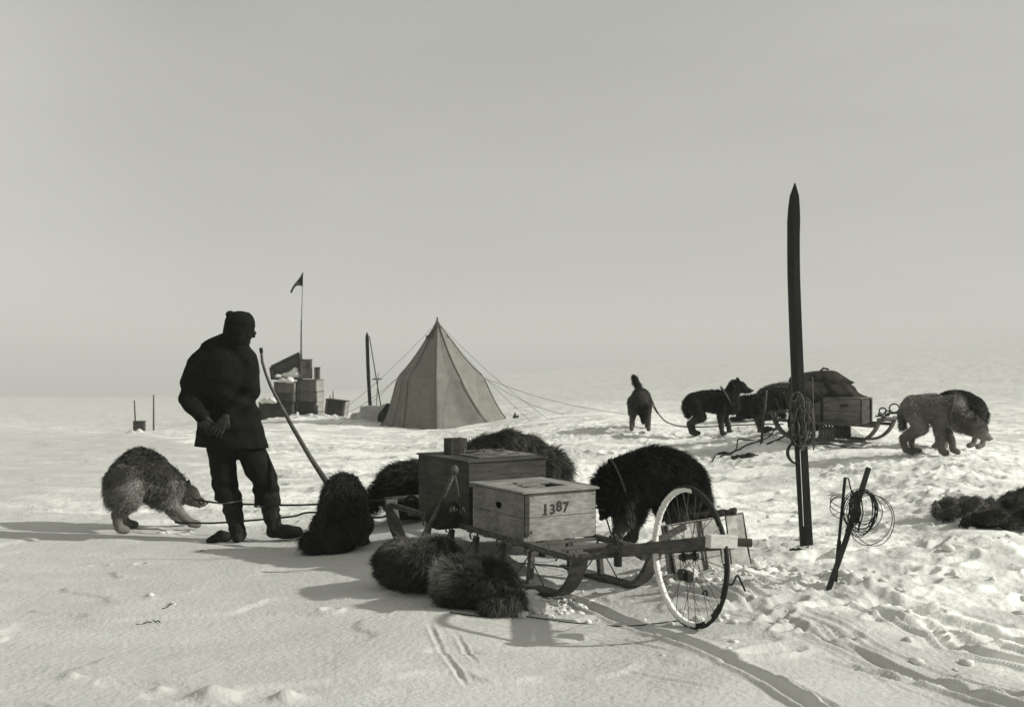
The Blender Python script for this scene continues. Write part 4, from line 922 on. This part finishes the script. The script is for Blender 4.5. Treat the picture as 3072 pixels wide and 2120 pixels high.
# 6, 7 curled dogs in the foreground
def curled(px, d, rot, label, seed, colfn, s=1.0, base=.02):
    q = []; pts = []
    for k in range(9):
        a = math.radians(20+k*30); r = .135-.008*(k > 6); z = .125+.02*math.sin(k/8*math.pi)
        rr = [.105, .125, .135, .135, .135, .135, .125, .10, .085][k]; pts.append(((r*math.cos(a), r*math.sin(a)*.95, z), rr))
    for (a, ra), (b_, rb) in zip(pts[:-1], pts[1:]): q.append((a, ra, b_, rb, .045, base))
    a = math.radians(275); hd_ = Vector((.12*math.cos(a)+.03, .12*math.sin(a)-.02, .10)); f = Vector((.75, .62, -.15)).normalized()
    q.append((tuple(hd_), .075, tuple(hd_+f*.05), .07, .03, base*1.3)); q.append((tuple(hd_+f*.05), .05, tuple(hd_+f*.15), .033, .014, base*2.2))
    side = Vector((0, 0, 1)).cross(f).normalized(); u = f.cross(side)*-1 if f.cross(side).z < 0 else f.cross(side)
    for sd in (-1, 1): q.append((tuple(hd_+side*sd*.045+u*.05), .026, tuple(hd_-f*.03+side*sd*.06+u*.115), .008, .012, base*1.2))
    q.append(((.16, -.02, .08), .055, (.14, -.17, .06), .06, .075, base*2.0)); q.append(((.14, -.17, .06), .06, (.0, -.24, .06), .045, .07, base*2.2))
    q.append(((-.02, -.02, .10), .09, (.05, .05, .1), .09, .05, base)); q.append(((.02, -.20, .04), .04, (.12, -.10, .035), .035, .02, base*2))
    t = place('curled_dog', px, d, rot, label, group='curled up sled dogs')
    def fl(p): 
        a = np.arctan2(p[:, 1], p[:, 0]); return np.stack([np.sin(a)*.8+np.cos(a)*.4, -np.cos(a)*.8+np.sin(a)*.4, -.5*np.ones(len(p))], 1)
    q = tr(q, (0, 0, 0), s); furry(t, q, 46000, fl, seed, colfn, .0026, 2.6, .013, 1.0, clump=.6)
    finish_dog(t, hd_*s, f, u, side.normalized(), True)
def cA_(p, c):
    k = np.exp(-(((p[:, 0]-.05)/.16)**2+((p[:, 2]-.27)/.06)**2)); return c*(1+5*k)*(1+.6*n3(p, 8, 1))
def cB_(p, c):
    k = np.exp(-(((p[:, 0]+.20)/.05)**2+((p[:, 2]-.19)/.07)**2)); return c*(1+9*k)*(1+.6*n3(p, 8, 1))
curled(1256, 6.42, math.radians(150), 'shaggy dark dog curled up on the snow, left one of the sleeping pair', 6, cA_, .94, .020)
curled(1438, 5.98, math.radians(15), 'shaggy dark dog curled up with pale shoulder, right one of the sleeping pair', 7, cB_, .86, .013)

# 8 pale dog far right
col = dict(back=.13, belly=.13, head=.11, muzzle=.24, leg=.13, thigh=.14, tail=.12, neck=.10, chest=.14, ear=.08)
q, *geo = dog_parts([(-.15, .475, .12), (-.05, .485, .12), (.06, .475, .13), (.14, .455, .13)], (.42, -.03, .28), (.88, -.05, -.46), [fore(.14, .08, .42, .21, .08, 1.05), fore(.12, -.08, .42, .10, -.08, 1.05)], [hind(-.15, .08, .43, -.13, 1.05), hind(-.15, -.08, .43, -.20, 1.05)], [(-.23, 0, .48, .05), (-.26, 0, .38, .045), (-.26, 0, .27, .035)], col, L=.028, neck_r=.10, hs=1.25)
t = place('sled_dog', 2790, 11.55, math.radians(-20), 'grey sled dog with lowered muzzle at the far right')
def c8(p, c): return c*(1+.55*n3(p, 7, 1))
mk(t, q, geo, 24000, flowB, 8, wid=.0045, colfn=c8, lift=.55, lenmul=1.1)
harness(t, [ringpts((.20, 0, .45), (.9, 0, -.2), (0, 0, 1), .15, .13)], r=.010)
# 9 black and white dog behind it
col = dict(back=.010, belly=.02, head=.02, muzzle=.1, leg=.12, thigh=.04, tail=.02)
def c9(p, c): 
    k = np.exp(-(((p[:, 0]-.03)/.05)**2+((p[:, 2]-.48-.3*p[:, 0])/.09)**2)); k2 = (p[:, 2] < .30).astype(float)
    return c*(1-k2*.2)+.4*k+.12*k2
q, *geo = dog_parts([(-.24, .44, .13), (-.08, .50, .14), (.08, .50, .14), (.18, .44, .14)], (.27, 0, .46), (.9, 0, -.3), [fore(.18, .08, .38), fore(.16, -.08, .38)], [hind(-.22, .08, .38), hind(-.24, -.08, .38)], [(-.32, 0, .46, .05), (-.37, 0, .38, .05), (-.36, 0, .28, .04)], col, L=.04)
t = place('sled_dog', 2866, 12.5, math.radians(196), 'black and white sled dog standing behind the grey dog with lowered muzzle')
mk(t, q, geo, 14000, flowB, 9, wid=.005, colfn=c9, lift=.4, lenmul=.8)
# 10 front facing dog with raised tail
col = dict(back=.016, belly=.03, head=.010, muzzle=.015, leg=.10, thigh=.05, tail=.02, ear=.008, neck=.05)
q, *geo = dog_parts([(-.24, .43, .12), (-.08, .44, .125), (.08, .42, .13), (.18, .39, .13)], (.36, .03, .28), (.42, 0, -.9), [fore(.17, .08, .36, .18, .10), fore(.17, -.08, .36, .18, -.12)], [hind(-.24, .08, .36), hind(-.24, -.10, .36)], [(-.30, 0, .50, .045), (-.33, -.05, .60, .05), (-.28, -.08, .68, .045), (-.24, -.10, .72, .02)], col, L=.03, neck_r=.09, hs=1.05)
t = place('sled_dog', 1922, 15.3, math.radians(-96), 'dark sled dog facing the camera with head down and tail raised')
mk(t, q, geo, 9000, flowB, 10, wid=.005, lift=.4, lenmul=.9)
# 11 black dog in profile, head up
col = dict(back=.009, belly=.022, head=.010, muzzle=.03, leg=.05, thigh=.014, tail=.012, chest=.016)
q, *geo = dog_parts([(-.26, .43, .125), (-.10, .47, .12), (.06, .45, .135), (.17, .46, .14)], (.31, 0, .63), (.97, 0, -.16), [fore(.15, .07, .40, .19, .07), fore(.12, -.08, .40, .08, -.08)], [hind(-.25, .08, .38, -.22), hind(-.24, -.08, .38, -.27)], [(-.35, 0, .42, .05), (-.36, 0, .34, .05), (-.33, 0, .26, .04)], col, L=.032, neck_r=.10, hs=1.0)
t = place('sled_dog', 2143, 14.7, math.radians(-4), 'black sled dog standing in profile with raised head, right of the front facing dog')
mk(t, q, geo, 12000, flowB, 11, wid=.005, lift=.4, lenmul=.9)
harness(t, [ringpts((.16, 0, .49), (.8, 0, .45), (0, 0, 1), .16, .14)], r=.012)
# 12 dark dog lying behind
q, *geo = dog_parts([(-.22, .22, .14), (-.08, .24, .15), (.10, .22, .14)], (.26, 0, .20), (.9, 0, -.3), fl_, hl_, [(-.34, 0, .18, .05), (-.40, .05, .1, .04), (-.40, .1, .05, .03)], dict(black), L=.04)
t = place('sled_dog', 2262, 16.3, math.radians(170), 'dark sled dog lying down behind the brown dog left of the ski')
mk(t, q, geo, 7000, flowB, 12, wid=.007)
# 13 brown dog by the ski
col = dict(back=.045, belly=.035, head=.03, muzzle=.05, leg=.08, thigh=.05, tail=.03)
q, *geo = dog_parts([(-.20, .42, .125), (-.08, .47, .13), (.06, .46, .13), (.16, .42, .13)], (.32, 0, .30), (.3, 0, -.95), [fore(.15, .08, .38), fore(.14, -.08, .38)], [hind(-.20, .08, .38), hind(-.22, -.08, .38)], [(-.28, 0, .42, .05), (-.33, 0, .33, .05), (-.32, 0, .22, .04)], col, L=.045)
t = place('sled_dog', 2352, 13.9, math.radians(-15), 'brown sled dog standing with lowered head just left of the upright ski')
mk(t, q, geo, 11000, flowB, 13, wid=.006, colfn=c4)

# fur skins at the right edge
def pelt(px, d, label, prims, seed, c0, yaw=0):
    t = thing('fur_pelt', GP(px, d, -.01), label, 'pelt', 'fur pelts dropped on the snow', yaw)
    furry(t, [(*q, .035, c0) for q in prims], 16000, lambda p: np.tile([.8, .3, -.2], (len(p), 1)), seed, lambda p, c: c*(1+.8*n3(p, 12, 1)), .0035, 1.5, .014, .5)
def heap(n, x0, x1, h, seed, top):
    R = random.Random(seed); o = []
    for k in range(n):
        x = R.uniform(x0, x1); y = R.uniform(-.10, .10); z = .02+h(x)*R.uniform(.05, .6); a = R.uniform(-.5, .5); l = R.uniform(.04, .13)
        o.append(((x, y, z), R.uniform(.02, .042), (x+l*math.cos(a), y+l*math.sin(a), max(.01, z+R.uniform(-.03, .04)+top*l)), R.uniform(.018, .04)))
    return o
pelt(2945, 7.75, 'dark shaggy fur pelt crumpled in a low heap at the right edge', heap(34, -.20, .42, lambda x: .10, 3, 0), 20, .03)
pelt(2900, 8.1, 'lighter brown fur pelt rising toward the right edge behind the dark one', heap(34, -.22, .36, lambda x: .06+.24*max(0, x+.05), 4, .4)+[((-.25, -.1, .04), .03, (-.26, -.1, .13), .010)], 21, .10)

# ---- traces and chains
r_ = [(585, 1498, 8.95), (660, 1508, 8.8), (780, 1513, 8.7), (900, 1514, 8.5), (1040, 1507, 8.4), (1130, 1502, 8.3), (1172, 1500, 8.15)]
rope('dog_chain', [P(*k) for k in r_], .008, 'upper trace running behind the man from the grey dog to the sledge', cat='chain')
b = MB(); b.tube(ringpts(P(604, 1503, 8.9), (.1, 1, .1), (0, 0, 1), .022, .022, 14), .006, 6); tag(b.build('iron_ring', M['iron'], None, smooth=True), 'small iron ring on the chain before the grey dog nose', 'ring')
rope('dog_chain', [P(525, 1566, 9.0), P(640, 1568, 8.9), P(780, 1558, 8.75), P(880, 1548, 8.6), P(940, 1536, 8.5), P(1130, 1552, 8.3), P(1170, 1534, 8.2)], .008, 'lower trace sagging behind the man boots toward the sledge', cat='chain')
rope('dog_chain', [P(577, 1492, 8.97), P(590, 1500, 8.93), P(598, 1503, 8.9)], .006, 'short strap between the grey dog harness and the ring', cat='chain')
rope('shoulder_rope', [S(1.98, .05, .28)+Vector((.02*k, 0, .05*math.sin(k*.5))) for k in range(7)], .012, 'thick rope looped over the curled front of the near sledge')

for (px, py, ln, an, lb) in [(432, 1868, .035, .2, 'thin dark straw lying on smooth snow at lower left'), (470, 1862, .03, -.5, 'short dark straw just right of the thinner one at lower left'), (505, 1824, .03, 1.1, 'small dark scrap on smooth snow at lower left'), (600, 1640, .03, .3, 'dark scrap in the shadow left of the sitting dog')]:
    d = H*F/(py-CY); p = GP(px, d, .004); rope('straw', [p+Vector((ln*math.cos(an)*u, ln*math.sin(an)*u*2, .006*math.sin(u*3))) for u in (-1, -.3, .4, 1)], .0028, lb, cat='straw', group='bits of straw on the snow')
# ================================================================== THE MAN
def man():
    x0, d = (720-CX)/F*8.5, 8.5; z0 = H-(1627-CY)/F*d
    t = thing('person', (x0, d, z0), 'person in dark jacket, trousers and cap standing with hands behind the back', 'person')
    hc = Vector((.0, .0, 1.585)); f = nrm((.94, .30, -.16)); sd = nrm(Vector((0, 0, 1)).cross(f)); u = f.cross(sd)
    if u.z < 0: u = -u
    def h(a, b, c): return tuple(hc+f*a+sd*b+u*c)
    sk = [('e', tuple(hc), (.088, .078, .108), None), (h(.02, 0, -.05), .062, h(.045, 0, -.075), .045), (h(.082, 0, .012), .012, h(.112, 0, -.022), .014), (h(.07, .0, .03), .03, h(.07, 0, .035), .03),
          (h(.085, .02, -.052), .010, h(.085, -.02, -.052), .010), (h(.084, .02, -.064), .010, h(.084, -.02, -.064), .010), (h(.07, 0, -.095), .024, h(.06, 0, -.09), .028)]
    for s in (-1, 1):
        sk += [(h(-.01, s*.078, .01), .014, h(-.015, s*.088, -.025), .010), (h(.055, s*.042, -.02), .025, h(.05, s*.045, -.03), .022), (h(.078, s*.03, .006), .011, h(.079, s*.03, .004), .011)]
    sk += [(h(-.02, 0, -.08), .058, (-.04, 0, 1.42), .065), ((-.09, 0, 1.34), .12, (-.09, 0, 1.05), .13), ((-.08, 0, 1.05), .13, (-.07, 0, .82), .14), ((-.22, 0, 1.34), .07, (.03, 0, 1.35), .07)]
    LA = [(-.28, 0, 1.32), (-.36, -.07, 1.08), (-.24, -.19, .955)]; RA = [(.06, .02, 1.33), (.085, -.07, 1.09), (-.055, -.19, .945)]
    for A in (LA, RA): sk += [(A[0], .055, A[1], .042), (A[1], .042, A[2], .028)]
    # hands: palms crossed behind the back, each with five separate curled fingers
    def hand(w, dirv, out, flip):
        w = Vector(w); dv = nrm(dirv); o = nrm(out); ac = nrm(dv.cross(o))*flip; r = []
        pc = w+dv*.05
        r.append((tuple(w), .026, tuple(pc+ac*.016), .022)); r.append((tuple(w), .026, tuple(pc-ac*.018), .022)); r.append((tuple(pc+ac*.018), .021, tuple(pc+dv*.035+ac*.026), .014)); r.append((tuple(pc-ac*.018), .021, tuple(pc+dv*.032-ac*.028), .014)); r.append((tuple(pc), .022, tuple(pc+dv*.036), .016))
        for k, ln in enumerate((.072, .080, .075, .060)):
            b0 = pc+dv*.040+ac*(.033-.022*k); c1_ = b0+dv*ln*.45+o*.012; c2_ = c1_+dv*ln*.28+o*-.014; c3_ = c2_+dv*ln*.12-o*.022
            c1_ += ac*(.004-.0027*k); c2_ += ac*(.007-.0047*k); c3_ += ac*(.008-.0053*k)
            r += [(tuple(b0), .0088, tuple(c1_), .0080), (tuple(c1_), .0080, tuple(c2_), .0074), (tuple(c2_), .0074, tuple(c3_), .0068)]
        tb = w+dv*.02+ac*.026; t1_ = tb+dv*.028+ac*.024-o*.004; t2_ = t1_+dv*.028+ac*.004-o*.012
        r += [(tuple(tb), .014, tuple(t1_), .0105), (tuple(t1_), .0105, tuple(t2_), .008)]
        return r
    sk += hand((-.235, -.20, .95), (.62, -.05, -.74), (0, -1, .1), 1); sk += hand((-.05, -.205, .94), (-.45, -.1, -.8), (0, -1, .05), -1)
    LL = [(-.15, 0, .78), (-.115, .02, .43), (-.03, .02, .10)]; RL = [(.03, .02, .78), (.18, .03, .45), (.245, .03, .11)]
    for A in (LL, RL): sk += [(A[0], .085, A[1], .055), (A[1], .055, A[2], .036)]
    sk += [((-.03, 0, .08), .034, (-.03, .15, .05), .028), ((.245, .02, .09), .034, (.38, -.01, .065), .028)]
    put('body', blob(sk, .0048, 2), M['skin'], t)
    for s in (-1, 1):
        b = MB(); b.sphere(h(.083, s*.031, .006), .0095, 6); localbuild(b, 'eye', M['eye'], t)
    # cap with turned down flaps
    cp = [('e', h(-.006, 0, .035), (.112, .100, .090), None), (h(-.035, 0, -.01), .088, h(-.045, 0, -.10), .070), (h(-.005, .05, -.03), .055, h(.0, .045, -.10), .045), (h(-.005, -.05, -.03), .055, h(.0, -.045, -.10), .045),
          (h(-.085, 0, .095), .022, h(-.095, .0, .085), .024), (h(.06, .045, .0), .024, h(.098, .02, -.04), .014), (h(.06, -.045, .0), .024, h(.098, -.02, -.04), .014), (h(.06, 0, .01), .03, h(.108, 0, -.045), .014), (h(.02, 0, .05), .078, h(.045, 0, .02), .066), (h(.0, 0, -.06), .085, h(.015, 0, -.11), .075), (h(.035, -.045, .0), .046, h(.035, -.04, -.09), .044), (h(.05, -.03, -.06), .045, h(.05, .03, -.08), .045)]
    put('cap', blob(cp, .007, 4, wr=lambda c: n3(c, 26, 1)*.003), M['jacket'], t)
    jk = [(h(-.05, 0, -.10), .080, (-.15, -.01, 1.42), .098), ((-.07, 0, 1.50), .07, (-.20, 0, 1.41), .095), ((-.02, .0, 1.46), .085, (-.0, 0, 1.40), .09), ((-.25, -.01, 1.335), .105, (.03, .01, 1.345), .105), ('e', (-.125, .0, 1.20), (.235, .165, .27), None), ('e', (-.09, 0, 1.02), (.20, .150, .20), None),
          ((-.12, -.01, 1.40), .09, (-.25, -.01, 1.33), .10), ('e', (-.085, 0, .88), (.245, .165, .24), None), ('e', (-.08, 0, .74), (.262, .17, .2), None), ((-.25, -.03, .86), .07, (-.27, -.03, .70), .065), ((.06, 0, .95), .10, (.10, 0, .70), .11), ((.03, .0, 1.2), .10, (.045, 0, 1.05), .09),
          ((-.30, -.01, 1.30), .102, (-.345, -.05, 1.17), .085), ((-.345, -.05, 1.17), .085, (-.36, -.07, 1.08), .082), ((-.36, -.07, 1.08), .080, (-.25, -.17, .955), .060), ((-.25, -.17, .955), .058, (-.235, -.185, .94), .056),
          ((.05, .01, 1.32), .09, (.075, -.03, 1.2), .082), ((.075, -.03, 1.2), .08, (.085, -.07, 1.09), .074), ((.085, -.07, 1.09), .072, (-.04, -.18, .95), .052)]
    def wr(c): 
        fold = .010*np.sin(c[:, 2]*38+c[:, 0]*14+2*n3(c, 5, 1)); return n3(c, 7, 2)*.012+n3(c, 20, 1)*.006+fold*np.exp(-((c[:, 2]-1.03)/.16)**2)
    put('jacket', blob(jk, .010, 5, wr, cut=[(Vector((0, 0, .705)), Vector((-.03, 0, -1)))]), M['jacket'], t)
    tz = [('e', (-.06, 0, .78), (.20, .135, .15), None), ((-.145, 0, .74), .112, (-.125, .01, .56), .100), ((-.125, .01, .56), .1, (-.115, .02, .42), .09), ((-.115, .02, .42), .092, (-.073, .02, .26), .094),
          ((.05, .02, .74), .120, (.115, .03, .58), .105), ((.115, .03, .58), .105, (.178, .03, .45), .098), ((.178, .03, .45), .10, (.19, .03, .27), .097)]
    def wt(c): return n3(c, 8, 2)*.010+.007*np.sin(c[:, 2]*60+c[:, 0]*30+3*n3(c, 6, 1))*np.exp(-((c[:, 2]-.42)/.1)**2)+n3(c, 22, 1)*.005
    put('trousers', blob(tz, .010, 4, wt, cut=[(Vector((0, 0, .295)), Vector((-.10, 0, -1)))]), M['trouser'], t)
    lb = [((-.070, .02, .34), .080, (-.045, .02, .18), .066), ((-.045, .02, .18), .066, (-.022, .02, .08), .060), ((-.02, .0, .055), .052, (-.02, .10, .045), .05), ((-.02, .10, .045), .05, (-.035, .19, .038), .038), ((-.015, -.03, .04), .042, (-.015, .0, .04), .045)]
    rb = [((.205, .03, .34), .076, (.225, .03, .20), .064), ((.225, .03, .20), .064, (.25, .03, .10), .060), ((.25, .02, .085), .058, (.33, .005, .075), .052), ((.33, .005, .078), .055, (.43, -.015, .080), .040), ((.235, .02, .075), .045, (.25, .02, .07), .045)]
    wb = lambda c: n3(c, 16, 1)*.006+.004*np.sin(c[:, 2]*80+4*n3(c, 9, 2))*(c[:, 2] > .09)
    for nm, pr, zf in (('boot', lb, .0), ('boot', rb, .03)):
        bt = put(nm, blob(pr, .008, 4, wb, cut=[(Vector((0, 0, zf)), Vector((0, 0, -1)))]), M['boot'], t)
    for (c, r, tl_) in (((-.078, .02, .302), .088, -.10), ((.19, .03, .276), .088, -.12)):
        b = MB(); b.tube([Vector((c[0]+r*math.cos(a), c[1]+r*math.sin(a), c[2]-tl_*r*math.cos(a))) for a in np.linspace(0, 6.283, 30)], .006, 6); localbuild(b, 'cuff_binding', M['band'], t)
    return t
man()
me = blob([((-.09, 0, .0), .022, (.0, 0, .035), .045), ((0, 0, .035), .045, (.035, .01, .03), .04)], .008, 3, wr=lambda c: n3(c, 20, 1)*.006)
o = put('bundle', me, M['boot'], None, GP(664, 8.45, .015)); tag(o, 'small dark rounded bundle on the snow left of the man boots', 'bundle')
# walking pole
pts = [P(783, 1046, 8.75), P(787, 1085, 8.75), P(797, 1120, 8.73), P(812, 1158, 8.70), P(838, 1208, 8.66), P(880, 1285, 8.55), P(930, 1370, 8.42), P(976, 1440, 8.32), P(1018, 1500, 8.24), P(1055, 1570, 8.17)]
t = thing('wooden_pole', pts[-1], 'long wooden pole with curved thin top leaning toward the sitting dog', 'pole'); b = MB(); b.tube(pts, [.011, .011, .011, .012, .013, .016, .018, .021, .021, .020], 8); b.build('shaft', M['sledwood'], t, smooth=True)
b = MB(); b.tube([pts[0].lerp(pts[1], u) for u in (-.08, .3)], .0135, 8); b.build('grip', M['roped'], t, smooth=True)

# ================================================================== LIGHT, SKY, CAMERA
EL, AZ = math.radians(29), math.radians(-5)      # sun low on the right, a little this side of the scene
sd_ = Vector((math.cos(EL)*math.cos(AZ), math.cos(EL)*math.sin(AZ), math.sin(EL)))
L = bpy.data.lights.new('sun', 'SUN'); L.energy = 4.5; L.angle = math.radians(1.0); L.color = (1, .995, .94)
lo = bpy.data.objects.new('sun', L); C.objects.link(lo); lo.rotation_euler = sd_.to_track_quat('Z', 'Y').to_euler()
w = bpy.data.worlds.new('World'); bpy.context.scene.world = w; w.use_nodes = True; nt = w.node_tree; bg = nt.nodes['Background']
sky = nt.nodes.new('ShaderNodeTexSky'); sky.sky_type = 'NISHITA'; sky.sun_disc = False; sky.sun_elevation = EL; sky.sun_rotation = math.radians(90)-AZ; sky.air_density = 1.0; sky.dust_density = 2.0
bwn = nt.nodes.new('ShaderNodeRGBToBW'); pw = nt.nodes.new('ShaderNodeMath'); pw.operation = 'POWER'; pw.inputs[1].default_value = .36
tc = nt.nodes.new('ShaderNodeTexCoord'); mp = nt.nodes.new('ShaderNodeMapping'); mp.inputs['Scale'].default_value = (1.2, 1.2, 5); nz = nt.nodes.new('ShaderNodeTexNoise'); nz.inputs['Scale'].default_value = 2.2; nz.inputs['Detail'].default_value = 3
mr = nt.nodes.new('ShaderNodeMapRange'); mr.inputs['To Min'].default_value = .95; mr.inputs['To Max'].default_value = 1.05; mr.inputs['From Min'].default_value = .3; mr.inputs['From Max'].default_value = .7
mu = nt.nodes.new('ShaderNodeMath'); mu.operation = 'MULTIPLY'; m2 = nt.nodes.new('ShaderNodeMath'); m2.operation = 'MULTIPLY'; m2.inputs[1].default_value = 3.32
cmb = nt.nodes.new('ShaderNodeMix'); cmb.data_type = 'RGBA'; cmb.blend_type = 'MULTIPLY'; cmb.inputs['Factor'].default_value = 1; cmb.inputs['B'].default_value = (1.0, 1.0, .925, 1)
sx = nt.nodes.new('ShaderNodeSeparateXYZ'); cx = nt.nodes.new('ShaderNodeCombineXYZ'); az = nt.nodes.new('ShaderNodeMath'); az.operation = 'ABSOLUTE'; ad = nt.nodes.new('ShaderNodeMath'); ad.operation = 'ADD'; ad.inputs[1].default_value = .19
nt.links.new(tc.outputs['Generated'], sx.inputs[0]); nt.links.new(sx.outputs[0], cx.inputs[0]); nt.links.new(sx.outputs[1], cx.inputs[1]); nt.links.new(sx.outputs[2], az.inputs[0]); nt.links.new(az.outputs[0], ad.inputs[0]); nt.links.new(ad.outputs[0], cx.inputs[2])
vnm = nt.nodes.new('ShaderNodeVectorMath'); vnm.operation = 'NORMALIZE'; nt.links.new(cx.outputs[0], vnm.inputs[0]); nt.links.new(vnm.outputs[0], sky.inputs['Vector'])
nt.links.new(sky.outputs[0], bwn.inputs[0]); nt.links.new(bwn.outputs[0], pw.inputs[0]); nt.links.new(tc.outputs['Generated'], mp.inputs[0]); nt.links.new(mp.outputs[0], nz.inputs['Vector'])
nt.links.new(nz.outputs[0], mr.inputs['Value']); nt.links.new(pw.outputs[0], mu.inputs[0]); nt.links.new(mr.outputs[0], mu.inputs[1]); lr = nt.nodes.new('ShaderNodeMapRange'); lr.interpolation_type = 'SMOOTHSTEP'; lr.inputs['From Min'].default_value = -.5; lr.inputs['From Max'].default_value = -.24; lr.inputs['To Min'].default_value = 1.28; lr.inputs['To Max'].default_value = 1.0
mu3 = nt.nodes.new('ShaderNodeMath'); mu3.operation = 'MULTIPLY'; nt.links.new(sx.outputs[0], lr.inputs['Value']); nt.links.new(mu.outputs[0], mu3.inputs[0]); nt.links.new(lr.outputs[0], mu3.inputs[1]); nt.links.new(mu3.outputs[0], m2.inputs[0]); nt.links.new(m2.outputs[0], cmb.inputs['A'])
nt.links.new(cmb.outputs['Result'], bg.inputs[0]); bg.inputs[1].default_value = .1

hm = bpy.data.materials.new('haze_air'); hm.use_nodes = True; hn = hm.node_tree; hn.nodes.clear(); ho = hn.nodes.new('ShaderNodeOutputMaterial'); hp = hn.nodes.new('ShaderNodeVolumePrincipled')
hp.inputs['Color'].default_value = (1, 1, .97, 1); hp.inputs['Density'].default_value = .0011; hn.links.new(hp.outputs[0], ho.inputs['Volume'])
hb_ = MB(); zl, zh = HZ; hb_.v = [(x, y, z) for x in (-6000, 6000) for y in (-3100, 3200) for z in (zl, zh)]; hb_.f = [(0, 1, 3, 2), (4, 6, 7, 5), (0, 4, 5, 1), (2, 3, 7, 6), (0, 2, 6, 4), (1, 5, 7, 3)]
o = hb_.build('haze', hm); tag(o, kind='stuff')
sc = bpy.context.scene
cam = bpy.data.cameras.new('camera'); cam.sensor_width = 36; cam.lens = 36*F/3072; cam.clip_end = 20000; cam.clip_start = .05
cam.dof.use_dof = True; cam.dof.focus_distance = 6.9; cam.dof.aperture_fstop = 6.3
co_ = bpy.data.objects.new('camera', cam); C.objects.link(co_); co_.location = (0, 0, H); co_.rotation_euler = (math.radians(90), 0, 0); sc.camera = co_
sc.view_settings.view_transform = 'Standard'; sc.view_settings.look = 'None'; sc.view_settings.exposure = .10; sc.view_settings.gamma = 1
sc.cycles.max_bounces = 6
